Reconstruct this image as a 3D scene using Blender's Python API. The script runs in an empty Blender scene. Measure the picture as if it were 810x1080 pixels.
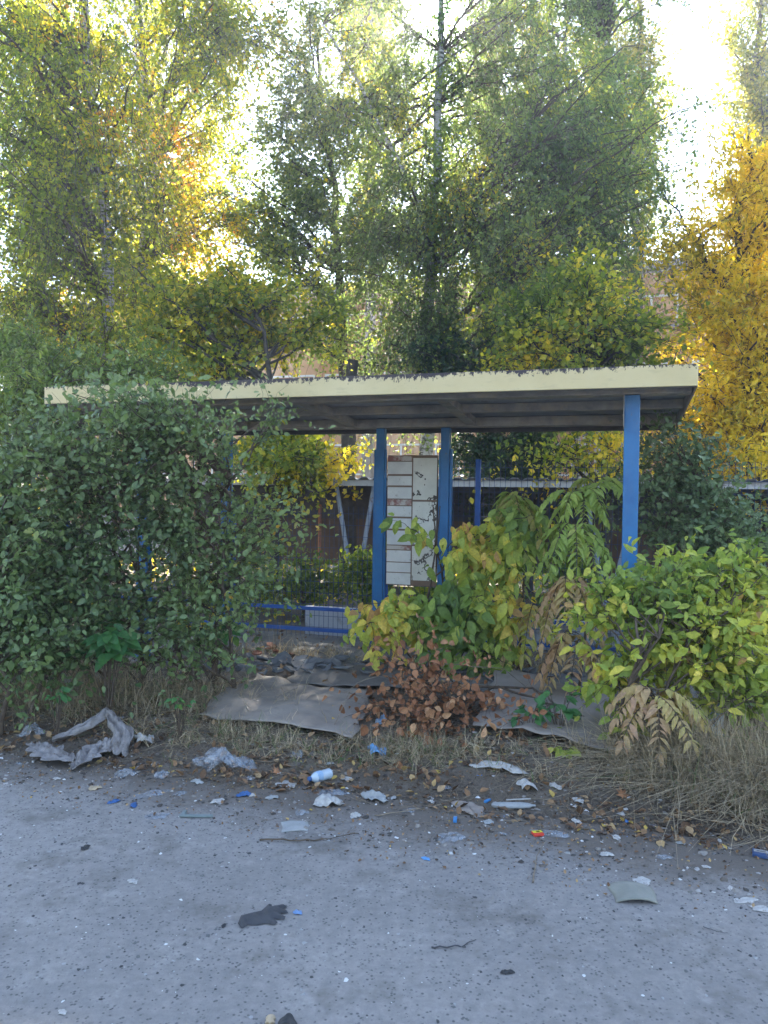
import bpy, math, random
import numpy as np
from mathutils import Vector, Matrix
random.seed(7); rng = np.random.default_rng(11)
C = bpy.context.scene.collection
S = bpy.context.scene
R = math.radians
# ------------------------------------------------------------------ camera
FPX = 812.0
CAMLOC = Vector((0, 0, 1.6))
CROT = Matrix.Rotation(R(90 - 0.9), 3, 'X') @ Matrix.Rotation(R(0.8), 3, 'Z')
cam = bpy.data.objects.new('camera', bpy.data.cameras.new('camera'))
C.objects.link(cam); S.camera = cam
cam.matrix_world = Matrix.Translation(CAMLOC) @ CROT.to_4x4()
cam.data.sensor_fit = 'VERTICAL'; cam.data.sensor_height = 24; cam.data.lens = 24 * FPX / 1080
cam.data.clip_start = 0.05; cam.data.clip_end = 2000
# ------------------------------------------------------------------ light
SUN_EL, SUN_AZ = R(32.5), R(3.7)
SUND = Vector((math.sin(SUN_AZ) * math.cos(SUN_EL), math.cos(SUN_AZ) * math.cos(SUN_EL), math.sin(SUN_EL)))
w = bpy.data.worlds.new('World'); S.world = w; w.use_nodes = True
nt = w.node_tree; nt.nodes.clear()
wo = nt.nodes.new('ShaderNodeOutputWorld'); bg = nt.nodes.new('ShaderNodeBackground')
sky = nt.nodes.new('ShaderNodeTexSky'); sky.sky_type = 'NISHITA'; sky.sun_disc = False
sky.sun_elevation = SUN_EL; sky.sun_rotation = SUN_AZ
sky.air_density = 1.0; sky.dust_density = 0.15; sky.ozone_density = 1.0
bg.inputs[1].default_value = 0.10
# bright glow of the sky right around the sun
_tc = nt.nodes.new('ShaderNodeTexCoord'); _dp = nt.nodes.new('ShaderNodeVectorMath'); _dp.operation = 'DOT_PRODUCT'
nt.links.new(_tc.outputs['Generated'], _dp.inputs[0]); _dp.inputs[1].default_value = SUND
_mr = nt.nodes.new('ShaderNodeMapRange'); nt.links.new(_dp.outputs['Value'], _mr.inputs[0])
for _i, _x in enumerate((math.cos(R(2.6)), math.cos(R(.5)), 0, 1)): _mr.inputs[_i + 1].default_value = _x
_pw = nt.nodes.new('ShaderNodeMath'); _pw.operation = 'POWER'; nt.links.new(_mr.outputs[0], _pw.inputs[0]); _pw.inputs[1].default_value = 3
_gl = nt.nodes.new('ShaderNodeMath'); _gl.operation = 'MULTIPLY'; nt.links.new(_pw.outputs[0], _gl.inputs[0]); _gl.inputs[1].default_value = 1500
_ad = nt.nodes.new('ShaderNodeVectorMath'); _ad.operation = 'ADD'; nt.links.new(_gl.outputs[0], _ad.inputs[1]); nt.links.new(sky.outputs[0], _ad.inputs[0])
nt.links.new(_ad.outputs[0], bg.inputs[0]); nt.links.new(bg.outputs[0], wo.inputs[0])
sl = bpy.data.lights.new('sun', 'SUN'); sl.energy = 5.0; sl.angle = R(0.5); sl.color = (1, 0.93, 0.80)
so = bpy.data.objects.new('sun', sl); C.objects.link(so)
so.rotation_euler = SUND.to_track_quat('Z', 'Y').to_euler(); so.location = (0, 0, 30)
S.view_settings.view_transform = 'Standard'; S.view_settings.look = 'None'
S.view_settings.gamma = 1; S.view_settings.use_curve_mapping = False
S.view_settings.exposure = 2.92
# ------------------------------------------------------------------ frames of reference
def ray(px, py): return CROT @ Vector(((px - 405) / FPX, (540 - py) / FPX, -1))
def P(px, py, Y):
    d = ray(px, py); return CAMLOC + d * (Y / d.y)
R0 = Vector((2.24, 5.54, 0)); YAW = R(17)
U = Vector((-math.cos(YAW), math.sin(YAW), 0)); V = Vector((math.sin(YAW), math.cos(YAW), 0))
def L(u, v, z=0): return R0 + U * u + V * v + Vector((0, 0, z))
def uv(p):
    q = Vector((p[0], p[1], 0)) - R0; return q.dot(U), q.dot(V)
def Pv(px, py, v):           # point of a sight line on the plane v = const
    d = ray(px, py); t = (v - (CAMLOC - R0).dot(V)) / d.dot(V); return CAMLOC + d * t
def vnoise(x, y, s=0):
    return (np.sin(x * 1.7 + y * 2.3 + s) + np.sin(x * 3.9 - y * 3.1 + s * 2.1) * .6 + np.sin(x * 9.1 + y * 7.7 + s * .7) * .3
            + np.sin(-x * 17.3 + y * 19.1 + s) * .18) / 2.08
def ground_h(x, y):
    x = np.asarray(x, float); y = np.asarray(y, float)
    v = (x - R0.x) * V.x + (y - R0.y) * V.y
    r = np.clip((v + 2.15) / 0.9, 0, 1); r = r * r * (3 - 2 * r)
    e = np.clip((v + 2.6) / 0.5, 0, 1)
    f = 1 - .75 * np.clip((v - .2) / .6, 0, 1)
    return -.03 * (1 - e) + e * (-.006 + .085 * r + vnoise(x, y) * (.012 + .022 * r) * f + .006 * np.sin(x * 31 + y * 5) * np.sin(y * 27 - x * 9))
def G(px, py, dz=0):         # point on the ground under a sight line
    d = ray(px, py); z = 0.0
    for _ in range(6):
        t = (z - CAMLOC.z) / d.z; p = CAMLOC + d * t; z = max(0, float(ground_h(p.x, p.y)))
    p.z = z + dz; return p
# ------------------------------------------------------------------ object helpers
def props(o, label=None, cat=None, group=None, kind=None):
    if label: o['label'] = label
    if cat: o['category'] = cat
    if group: o['group'] = group
    if kind: o['kind'] = kind
    return o
def thing(name, label, cat, loc=(0, 0, 0), group=None, rotz=0):
    o = bpy.data.objects.new(name, None); C.objects.link(o); o.location = loc; o.rotation_euler = (0, 0, rotz)
    o.empty_display_size = .1
    o['_m'] = 1; del o['_m']
    return props(o, label, cat, group)
def link(name, me, mat, parent=None, world=True):
    o = bpy.data.objects.new(name, me); C.objects.link(o)
    if mat: me.materials.append(mat)
    if parent is not None:
        o.parent = parent
        if world:
            m = Matrix.Translation(parent.location) @ parent.rotation_euler.to_matrix().to_4x4()
            if parent.parent is not None:
                pp = parent.parent
                m = Matrix.Translation(pp.location) @ pp.rotation_euler.to_matrix().to_4x4()
            o.matrix_parent_inverse = m.inverted()
    return o
def smooth(me): me.polygons.foreach_set('use_smooth', [True] * len(me.polygons)); return me
def npmesh(name, verts, faces_flat, counts, attr=None):
    me = bpy.data.meshes.new(name)
    verts = np.ascontiguousarray(verts, dtype=np.float32)
    me.vertices.add(len(verts)); me.vertices.foreach_set('co', verts.ravel())
    ff = np.ascontiguousarray(faces_flat, dtype=np.int32).ravel(); counts = np.ascontiguousarray(counts, dtype=np.int32)
    me.loops.add(len(ff)); me.loops.foreach_set('vertex_index', ff)
    st = np.concatenate([[0], np.cumsum(counts)[:-1]]).astype(np.int32)
    me.polygons.add(len(counts)); me.polygons.foreach_set('loop_start', st)
    try: me.polygons.foreach_set('loop_total', counts)
    except Exception: pass
    me.update(calc_edges=True)
    if attr is not None:
        a = me.attributes.new('tint', 'FLOAT', 'FACE'); a.data.foreach_set('value', np.ascontiguousarray(attr, dtype=np.float32))
    me.validate()
    return me
class MB:
    def __init__(s): s.v = []; s.f = []
    def box(s, c, ax, ay, az, h):          # centre, three axes, half sizes
        c = Vector(c); b = len(s.v)
        for i in (-1, 1):
            for j in (-1, 1):
                for k in (-1, 1): s.v.append(c + ax * (i * h[0]) + ay * (j * h[1]) + az * (k * h[2]))
        for q in ((0, 1, 3, 2), (4, 6, 7, 5), (0, 4, 5, 1), (2, 3, 7, 6), (0, 2, 6, 4), (1, 5, 7, 3)): s.f.append([b + i for i in q])
        return s
    def lbox(s, u0, u1, v0, v1, z0, z1):    # box in shelter coordinates
        return s.box(L((u0 + u1) / 2, (v0 + v1) / 2, (z0 + z1) / 2), U, V, Vector((0, 0, 1)), (abs(u1 - u0) / 2, abs(v1 - v0) / 2, abs(z1 - z0) / 2))
    def bar(s, a, b, wx, wz=None, up=Vector((0, 0, 1))):
        a = Vector(a); b = Vector(b); d = (b - a); l = d.length; d.normalize()
        x = d.cross(up); x = x.normalized() if x.length > 1e-4 else Vector((1, 0, 0)); z = x.cross(d)
        return s.box((a + b) / 2, x, d, z, (wx / 2, l / 2, (wz or wx) / 2))
    def tube(s, pts, rads, n=8, cap=True):
        pts = [Vector(p) for p in pts]; b = len(s.v); x = None
        if not hasattr(rads, '__len__'): rads = [rads] * len(pts)
        for i, p in enumerate(pts):
            d = (pts[min(i + 1, len(pts) - 1)] - pts[max(i - 1, 0)]).normalized()
            if x is None:
                x = d.orthogonal().normalized()
            x = (x - d * x.dot(d)).normalized(); y = d.cross(x)
            for k in range(n):
                a = 2 * math.pi * k / n; s.v.append(p + (x * math.cos(a) + y * math.sin(a)) * rads[i])
        for i in range(len(pts) - 1):
            for k in range(n):
                s.f.append([b + i * n + k, b + i * n + (k + 1) % n, b + (i + 1) * n + (k + 1) % n, b + (i + 1) * n + k])
        if cap: s.f.append([b + k for k in range(n)][::-1]); s.f.append([b + (len(pts) - 1) * n + k for k in range(n)])
        return s
    def sheet(s, pts):
        b = len(s.v); s.v += [Vector(p) for p in pts]; s.f.append(list(range(b, b + len(pts)))); return s
    def mesh(s, name):
        me = bpy.data.meshes.new(name); me.from_pydata([tuple(v) for v in s.v], [], s.f); me.update(); return me
    def build(s, name, mat, parent=None, bevel=0, sm=False):
        me = s.mesh(name)
        if sm: smooth(me)
        o = link(name, me, mat, parent)
        if bevel:
            m = o.modifiers.new('b', 'BEVEL'); m.width = bevel; m.segments = 2; m.limit_method = 'ANGLE'
        return o
# ------------------------------------------------------------------ materials
def newmat(name):
    m = bpy.data.materials.new(name); m.use_nodes = True; n = m.node_tree; n.nodes.clear()
    out = n.nodes.new('ShaderNodeOutputMaterial'); return m, n, out
def ramp(n, fac, stops):
    r = n.nodes.new('ShaderNodeValToRGB'); e = r.color_ramp.elements
    while len(e) < len(stops): e.new(.5)
    for el, (p, c) in zip(e, stops): el.position = p; el.color = (*c, 1)
    n.links.new(fac, r.inputs[0]); return r.outputs[0]
def noise(n, scale, detail=4, rough=.6, coord=None, stretch=None):
    if coord is None: coord = n.nodes.new('ShaderNodeTexCoord').outputs['Object']
    if stretch:
        mp = n.nodes.new('ShaderNodeMapping'); mp.inputs['Scale'].default_value = stretch; n.links.new(coord, mp.inputs[0]); coord = mp.outputs[0]
    t = n.nodes.new('ShaderNodeTexNoise'); t.inputs['Scale'].default_value = scale; t.inputs['Detail'].default_value = detail
    t.inputs['Roughness'].default_value = rough; n.links.new(coord, t.inputs['Vector']); return t.outputs['Fac']
def mix(n, f, a, b, mode='MIX'):
    m = n.nodes.new('ShaderNodeMix'); m.data_type = 'RGBA'; m.blend_type = mode
    if hasattr(f, 'links') or hasattr(f, 'is_linked'): n.links.new(f, m.inputs['Factor'])
    else: m.inputs['Factor'].default_value = f
    for v, k in ((a, 'A'), (b, 'B')):
        s = [i for i in m.inputs if i.name == k and i.type == 'RGBA'][0]
        if isinstance(v, tuple): s.default_value = (*v, 1)
        else: n.links.new(v, s)
    return [o for o in m.outputs if o.type == 'RGBA'][0]
def mrange(n, v, a, b, c=0, d=1):
    m = n.nodes.new('ShaderNodeMapRange'); n.links.new(v, m.inputs[0])
    for i, x in enumerate((a, b, c, d)): m.inputs[i + 1].default_value = x
    return m.outputs[0]
def math_(n, op, a, b):
    m = n.nodes.new('ShaderNodeMath'); m.operation = op
    for i, x in enumerate((a, b)):
        if isinstance(x, (int, float)): m.inputs[i].default_value = x
        else: n.links.new(x, m.inputs[i])
    return m.outputs[0]
def pbr(n, out, col, rough=.7, bump=None, bs=.3, bd=.01, metal=0, spec=.4, trans=0, alpha=None):
    b = n.nodes.new('ShaderNodeBsdfPrincipled')
    if isinstance(col, tuple): b.inputs['Base Color'].default_value = (*col, 1)
    else: n.links.new(col, b.inputs['Base Color'])
    if isinstance(rough, (int, float)): b.inputs['Roughness'].default_value = rough
    else: n.links.new(rough, b.inputs['Roughness'])
    b.inputs['Metallic'].default_value = metal; b.inputs['Specular IOR Level'].default_value = spec
    b.inputs['Transmission Weight'].default_value = trans
    if bump is not None:
        k = n.nodes.new('ShaderNodeBump'); k.inputs['Strength'].default_value = bs; k.inputs['Distance'].default_value = bd
        n.links.new(bump, k.inputs['Height']); n.links.new(k.outputs[0], b.inputs['Normal'])
    n.links.new(b.outputs[0], out.inputs[0]); return b
def rough_mat(name, c1, c2, scale=8, rough=.75, bs=.3, c3=None, s3=3, spec=.35, bd=.01, t3=(.55, .7)):
    m, n, o = newmat(name); f = noise(n, scale, 6, .65); col = ramp(n, f, [(.3, c1), (.7, c2)])
    if c3:
        g = noise(n, s3, 5, .7); col = mix(n, mrange(n, g, t3[0], t3[1]), col, c3)
    pbr(n, o, col, rough, noise(n, scale * 6, 5, .7), bs, bd, spec=spec); return m
def leaf_mat(name, stops, trans=.45, tb=1.6, rough=.5, ty=(1.0, 1.0, .55), spec=.3):
    m, n, o = newmat(name)
    a = n.nodes.new('ShaderNodeAttribute'); a.attribute_name = 'tint'
    col = ramp(n, a.outputs['Fac'], stops)
    mot = noise(n, 45, 4, .7); col = mix(n, 1.0, col, ramp(n, mot, [(.3, (.72, .72, .70)), (.7, (1.25, 1.22, 1.1))]), 'MULTIPLY')
    b = n.nodes.new('ShaderNodeBsdfPrincipled'); n.links.new(col, b.inputs['Base Color']); b.inputs['Roughness'].default_value = rough
    b.inputs['Specular IOR Level'].default_value = spec
    t = n.nodes.new('ShaderNodeBsdfTranslucent')
    tc = mix(n, 1.0, col, (min(tb * ty[0], 4), min(tb * ty[1], 4), tb * ty[2]), 'MULTIPLY')
    n.links.new(tc, t.inputs[0])
    x = n.nodes.new('ShaderNodeMixShader'); x.inputs[0].default_value = trans
    n.links.new(b.outputs[0], x.inputs[1]); n.links.new(t.outputs[0], x.inputs[2]); n.links.new(x.outputs[0], o.inputs[0]); return m
BARK = rough_mat('bark', (.06, .05, .04), (.14, .12, .10), 12, .9, .8)
DARKBARK = rough_mat('dark_bark', (.025, .022, .02), (.07, .06, .05), 14, .9, .8)
TWIG = rough_mat('twig', (.05, .035, .025), (.12, .09, .065), 20, .9, .3)
def birch_bark():
    m, n, o = newmat('birch_bark')
    f = noise(n, 5, 6, .7, stretch=(1, 1, 3.2)); g = noise(n, 1.2, 3, .6)
    col = ramp(n, f, [(.42, (.04, .035, .03)), (.5, (.42, .40, .38))]); col = mix(n, mrange(n, g, .35, .75), col, (.17, .15, .13), 'MULTIPLY') if False else col
    pbr(n, o, col, .8, f, .5, .01); return m
BIRCH = birch_bark()
# ------------------------------------------------------------------ leaf geometry
def tmpl_kite(w=.38):
    v = np.array([[0, 0, 0], [w, .42, .05], [0, 1, 0], [-w, .42, .05]]); return v, [[0, 1, 2, 3]]
def tmpl_oval(w=.28, fold=.07, tip=.0, curl=-.10):
    v = np.array([[0, 0, 0], [w * .75, .2, fold], [w, .45, fold], [w * .62, .75, fold * .6 + curl * .5], [0, 1, curl], [-w * .62, .75, fold * .6 + curl * .5], [-w, .45, fold], [-w * .75, .2, fold],
                  [0, .45, 0], [0, .75, curl * .5]])
    f = [[0, 1, 2, 8], [8, 2, 3, 9], [9, 3, 4], [0, 8, 6, 7], [8, 9, 5, 6], [9, 4, 5]]; return v, f
def tmpl_lobed(w=.4, fold=.06):     # ragged leaf with shoulders
    v = np.array([[0, 0, 0], [w * .6, .12, fold], [w, .34, fold * 1.3], [w * .62, .46, fold], [w * .7, .66, fold * .3], [w * .28, .74, 0], [0, 1, -.14], [-w * .28, .74, 0], [-w * .7, .66, fold * .3], [-w * .62, .46, fold], [-w, .34, fold * 1.3], [-w * .6, .12, fold], [0, .46, 0]])
    f = [[0, 1, 2, 3, 12], [12, 3, 4, 5, 6], [0, 12, 9, 10, 11], [12, 6, 7, 8, 9]]; return v, f
KITE, OVAL, LOBED, LANCE = tmpl_kite(), tmpl_oval(), tmpl_lobed(), tmpl_oval(.17, .05, curl=-.2)
def unit(a): return a / np.maximum(np.linalg.norm(a, axis=-1, keepdims=True), 1e-9)
def leaves(name, pts, tm, size, mat, parent, tint, dbias=(0, 0, -.4), nbias=(0, -.2, .6), dspread=1., nspread=.8, dirs=None, svar=.35, sm=False):
    N = len(pts); v, f = tm
    d = rng.normal(size=(N, 3)) * dspread + np.array(dbias)
    if dirs is not None: d = d + dirs
    d = unit(d)
    n = rng.normal(size=(N, 3)) * nspread + np.array(nbias); n = unit(n - d * np.sum(n * d, 1, keepdims=True))
    x = np.cross(d, n)
    s = (np.asarray(size) * (1 + rng.uniform(-svar, svar, N)) * rng.choice([.7, 1., 1.15], N))[:, None, None]
    loc = v[None, :, 0:1] * x[:, None, :] + v[None, :, 1:2] * d[:, None, :] + v[None, :, 2:3] * n[:, None, :]
    co = (np.asarray(pts)[:, None, :] + loc * s).reshape(-1, 3)
    base = (np.arange(N) * len(v))[:, None]
    flat = np.concatenate([np.array(q)[None, :] + base for q in f], axis=1).ravel()
    cnt = np.tile([len(q) for q in f], N)
    me = npmesh(name, co, flat, cnt, np.repeat(np.clip(tint, 0, 1), len(f)))
    if sm: smooth(me)
    return link(name, me, mat, parent)
def tubes_np(paths, r0, r1, n=3):       # paths (N,K,3) -> verts, faces, counts
    N, K, _ = paths.shape
    d = np.gradient(paths, axis=1); d = unit(d)
    a = np.zeros_like(d); a[..., 0] = 1; a[np.abs(d[..., 0]) > .9] = (0, 1, 0)
    x = unit(np.cross(d, a)); y = np.cross(d, x)
    t = np.linspace(0, 1, K)[None, :, None, None]
    r0 = np.broadcast_to(np.asarray(r0, float), (N,))[:, None, None, None]; r1 = np.broadcast_to(np.asarray(r1, float), (N,))[:, None, None, None]
    r = r0 * (1 - t) + r1 * t
    an = np.arange(n) * 2 * math.pi / n
    ring = x[:, :, None, :] * np.cos(an)[None, None, :, None] + y[:, :, None, :] * np.sin(an)[None, None, :, None]
    co = (paths[:, :, None, :] + ring * r).reshape(-1, 3)
    idx = np.arange(N * K * n).reshape(N, K, n)
    a_, b_ = idx[:, :-1, :], idx[:, 1:, :]
    q = np.stack([a_, np.roll(a_, -1, 2), np.roll(b_, -1, 2), b_], -1).reshape(-1, 4)
    return co, q
def tube_obj(name, sets, mat, parent):
    vs, qs, o = [], [], 0
    for co, q in sets: vs.append(co); qs.append(q + o); o += len(co)
    co = np.concatenate(vs); q = np.concatenate(qs)
    return link(name, smooth(npmesh(name, co, q.ravel(), np.full(len(q), 4))), mat, parent)
def resample(pts, k):
    pts = np.array(pts, float); s = np.concatenate([[0], np.cumsum(np.linalg.norm(np.diff(pts, axis=0), axis=1))]); t = np.linspace(0, s[-1], k)
    return np.stack([np.interp(t, s, pts[:, i]) for i in range(3)], 1)
def sample_blobs(blobs, n):             # blob: px, py, Y, rx, ry (pixels), depth radius (m), weight
    wts = np.array([b[6] for b in blobs], float); wts /= wts.sum()
    ids = rng.choice(len(blobs), n, p=wts); out = np.zeros((n, 3))
    d = unit(rng.normal(size=(n, 3))) * (rng.uniform(0, 1, (n, 1)) ** .5) * rng.choice([.8, 1., 1.15, 1.45], (n, 1), p=[.3, .4, .2, .1])
    for i, b in enumerate(blobs):
        m = ids == i; c = np.array(P(b[0], b[1], b[2])); r = np.array([b[3] * b[2] / FPX, b[5], b[4] * b[2] / FPX]); out[m] = c + d[m] * r
    return out
def plant(name, label, cat, stems, blobs, leafmat, barkmat, nlimb=60, ntwig=14, nleaf=30, lsize=.06, tm=KITE, twl=(.35, .9), droop=.5, spread=.05,
          group=None, rlimb=.035, trad=(.14, .03), tintf=None, nb=(0, -.2, .6), db=(0, 0, -.4), stemname='trunk', crownname='crown', up=.5, sm=False, ns=.8, twigr=.006, lift=.6, dense=1.0):
    """stems: list of (polyline, r0, r1). Limbs reach from the stems to points spread through the blobs, twigs leave the limbs, leaves sit on the twigs."""
    base = Vector(stems[0][0][0]); root = thing(name, label, cat, base, group)
    sets = []
    SP = []
    for pl, r0, r1 in stems:
        q = resample(pl, 14); q[1:] += rng.normal(size=(13, 3)) * r0 * .35
        sets.append(tubes_np(q[None], r0, r1, 9)); SP.append(q)
    tube_obj(stemname, sets, barkmat, root)
    SPs = np.concatenate(SP)
    T = sample_blobs(blobs, nlimb); K = 8
    hor = np.linalg.norm(SPs[None, :, :2] - T[:, None, :2], axis=2)
    want = T[:, None, 2] - hor * lift
    cost = np.abs(SPs[None, :, 2] - want) + hor * .35 + rng.uniform(0, .5, hor.shape)
    A = SPs[np.argmin(cost, 1)]
    t = np.linspace(0, 1, K)[None, :, None]
    mid = A + (T - A) * .5 + np.array([0, 0, 1]) * (np.linalg.norm(T - A, axis=1, keepdims=True) * .14 * (1 if up > 0 else -1)) + rng.normal(size=A.shape) * .12 * np.linalg.norm(T - A, axis=1, keepdims=True) * .6
    paths = A[:, None] * (1 - t) ** 2 + 2 * mid[:, None] * t * (1 - t) + T[:, None] * t ** 2
    paths[:, 1:-1] += rng.normal(size=(nlimb, K - 2, 3)) * .03 * np.linalg.norm(T - A, axis=1)[:, None, None] * .5
    ll = np.linalg.norm(T - A, axis=1)
    sets = [tubes_np(paths, np.clip(rlimb * ll / max(ll.mean(), .1), rlimb * .35, rlimb * 1.6), twigr * 1.2, 5)]
    # twigs
    N = nlimb * ntwig; li = np.repeat(np.arange(nlimb), ntwig)
    tt = rng.uniform(.28, 1, N) ** .7 * (K - 1.001); i0 = tt.astype(int); fr = (tt - i0)[:, None]
    s = paths[li, i0] * (1 - fr) + paths[li, i0 + 1] * fr
    ld = unit(paths[li, -1] - paths[li, 0])
    d = unit(rng.normal(size=(N, 3)) + ld * .7 + np.array([0, 0, up * .4]))
    ln = rng.uniform(*twl, N)[:, None]
    KT = 5; t2 = np.linspace(0, 1, KT)[None, :, None]
    tw = s[:, None] + d[:, None] * ln[:, None] * t2 + np.array([0, 0, -1.]) * droop * ln[:, None] * t2 ** 2 + rng.normal(size=(N, KT, 3)) * .015 * t2
    sets.append(tubes_np(tw, twigr, twigr * .4, 3))
    tube_obj('branches', sets, TWIG if barkmat is not DARKBARK else DARKBARK, root)
    M = N * nleaf; ti = np.repeat(np.arange(N), nleaf)
    tl = rng.uniform(.12, 1, M) * (KT - 1.001); j0 = tl.astype(int); fr = (tl - j0)[:, None]
    pp = tw[ti, j0] * (1 - fr) + tw[ti, j0 + 1] * fr + rng.normal(size=(M, 3)) * spread
    keep = rng.uniform(size=M) < dense; pp = pp[keep]; ti = ti[keep]
    clump = rng.normal(size=nlimb)[li][ti] * .12 + rng.normal(size=N)[ti] * .08
    tint = (tintf(pp) if tintf else .35) + clump + rng.normal(size=len(pp)) * .13
    leaves(crownname, pp, tm, lsize, leafmat, root, tint, dbias=db, nbias=nb, nspread=ns, sm=sm)
    return root
G_ = lambda *a: a
# leaf colour scales (tint 0..1: dark green -> yellow / brown)
LM_BIRCH = leaf_mat('birch_leaf', [(0, (.06, .09, .022)), (.4, (.13, .17, .03)), (.7, (.30, .30, .028)), (.9, (.50, .38, .03)), (1, (.46, .22, .04))], .58, 2.9)
LM_BIRCHG = leaf_mat('grey_birch_leaf', [(0, (.06, .09, .045)), (.5, (.12, .165, .065)), (.8, (.24, .26, .05)), (1, (.42, .32, .04))], .5, 2.8)
LM_POPL = leaf_mat('poplar_leaf', [(0, (.07, .10, .025)), (.5, (.15, .17, .03)), (1, (.34, .28, .045))], .5, 2.2)
LM_YEL = leaf_mat('yellow_leaf', [(0, (.22, .24, .03)), (.3, (.56, .43, .03)), (.7, (.74, .53, .035)), (1, (.82, .60, .06))], .45, 1.6)
LM_MAPLE = leaf_mat('maple_leaf', [(0, (.055, .09, .02)), (.45, (.13, .18, .028)), (.75, (.36, .34, .035)), (1, (.64, .47, .04))], .5, 2.3)
LM_SHRUB = leaf_mat('shrub_leaf', [(0, (.065, .11, .045)), (.45, (.145, .215, .085)), (.84, (.20, .27, .10)), (.94, (.38, .34, .05)), (1, (.5, .30, .05))], .3, 1.6, rough=.42, spec=.5)
LM_PALE = leaf_mat('pale_shrub_leaf', [(0, (.08, .13, .03)), (.5, (.18, .25, .055)), (1, (.34, .36, .08))], .35, 1.7)
LM_ASH = leaf_mat('box_elder_leaf', [(0, (.10, .17, .05)), (.35, (.24, .33, .08)), (.65, (.46, .48, .10)), (.88, (.68, .52, .11)), (1, (.46, .28, .14))], .38, 1.6)
LM_RBUSH = leaf_mat('yellow_green_leaf', [(0, (.11, .18, .04)), (.35, (.24, .32, .06)), (.7, (.44, .46, .08)), (.93, (.66, .54, .09)), (1, (.45, .28, .12))], .35, 1.5)
LM_SUMAC = leaf_mat('sumac_leaf', [(0, (.10, .18, .05)), (.5, (.26, .34, .08)), (.72, (.42, .34, .14)), (1, (.44, .28, .19))], .35, 1.5)
LM_FRESH = leaf_mat('fresh_leaf', [(0, (.035, .11, .04)), (.6, (.07, .19, .06)), (1, (.22, .28, .05))], .3, 1.5)
LM_DEAD = leaf_mat('dead_leaf', [(0, (.11, .055, .03)), (.5, (.29, .13, .07)), (1, (.44, .26, .15))], .2, 1.2, rough=.8, ty=(1, .8, .6))
# ------------------------------------------------------------------ ground, road
def road_material():
    m, n, o = newmat('dusty_asphalt'); co = n.nodes.new('ShaderNodeTexCoord').outputs['Object']
    a = noise(n, .7, 6, .6, co); b = noise(n, 22, 8, .75, co); c = noise(n, 150, 4, .7, co)
    col = ramp(n, a, [(.3, (.23, .215, .205)), (.7, (.335, .31, .292))])
    vo = n.nodes.new('ShaderNodeTexVoronoi'); vo.inputs['Scale'].default_value = 55; n.links.new(co, vo.inputs['Vector'])
    spots = mrange(n, vo.outputs['Distance'], .18, .36, 1, 0)
    sel = mrange(n, noise(n, 26, 3, .7, co), .46, .52)
    col = mix(n, math_(n, 'MULTIPLY', spots, sel), col, (.10, .098, .10))
    v2 = n.nodes.new('ShaderNodeTexVoronoi'); v2.inputs['Scale'].default_value = 38; n.links.new(co, v2.inputs['Vector'])
    s2 = math_(n, 'MULTIPLY', mrange(n, v2.outputs['Distance'], .07, .16, 1, 0), mrange(n, noise(n, 9, 3, .7, co), .55, .62))
    col = mix(n, s2, col, (.42, .41, .39))
    col = mix(n, mrange(n, b, .25, .75, .65, .0), col, (.10, .098, .098)); col = mix(n, mrange(n, noise(n, 5, 6, .8, co), .55, .75, 0, .4), col, (.42, .40, .37))
    st = noise(n, 1.9, 5, .75, co); col = mix(n, mrange(n, st, .53, .68, 0, .7), col, (.10, .09, .08))
    vd = n.nodes.new('ShaderNodeVectorMath'); vd.operation = 'DOT_PRODUCT'; n.links.new(co, vd.inputs[0]); vd.inputs[1].default_value = V
    dist = math_(n, 'SUBTRACT', vd.outputs['Value'], R0.dot(V))            # metres from the shelter front: soil washed over the road edge
    dm = math_(n, 'ADD', mrange(n, dist, -3.0, -2.05, -.55, .45), math_(n, 'ADD', math_(n, 'MULTIPLY', noise(n, 2.2, 5, .65, co), .7), math_(n, 'MULTIPLY', noise(n, 35, 5, .75, co), .5)))
    col = mix(n, mrange(n, dm, .50, .85, 0, .9), col, (.12, .10, .083))
    pbr(n, o, col, .9, math_(n, 'ADD', b, math_(n, 'MULTIPLY', c, .6)), .55, .012, spec=.25); return m
def soil_material():
    m, n, o = newmat('littered_soil'); co = n.nodes.new('ShaderNodeTexCoord').outputs['Object']
    a = noise(n, 3, 8, .75, co); b = noise(n, 60, 6, .8, co)
    col = ramp(n, a, [(.3, (.075, .058, .046)), (.55, (.14, .115, .092)), (.75, (.24, .21, .18))])
    col = mix(n, mrange(n, b, .45, .7), col, (.23, .19, .145))
    col = mix(n, mrange(n, noise(n, 90, 3, .7, co), .3, .42, .7, 0), col, (.025, .02, .018))
    pbr(n, o, col, .95, b, 1., .02, spec=.15); return m
def yard_material():
    m, n, o = newmat('yard_ground'); co = n.nodes.new('ShaderNodeTexCoord').outputs['Object']
    a = noise(n, 1.2, 8, .75, co); b = noise(n, 30, 5, .8, co)
    col = ramp(n, a, [(.3, (.10, .09, .075)), (.7, (.26, .24, .21))]); col = mix(n, mrange(n, b, .5, .65), col, (.32, .25, .12))
    pbr(n, o, col, .95, b, .8, .02, spec=.15); return m
SOIL = soil_material()
props(MB().sheet([(-400, -400, -.06), (400, -400, -.06), (400, 400, -.06), (-400, 400, -.06)]).build('ground', SOIL), 'bare soil stretching out to the horizon', 'ground', kind='structure')
a, b, c, d = L(40, -2.0), L(-40, -2.0), L(-40, -14), L(40, -14)
props(MB().sheet([a, b, c, d][::-1]).build('road', road_material()), 'dusty pale grey asphalt road with dark specks', 'road', kind='structure')
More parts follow.
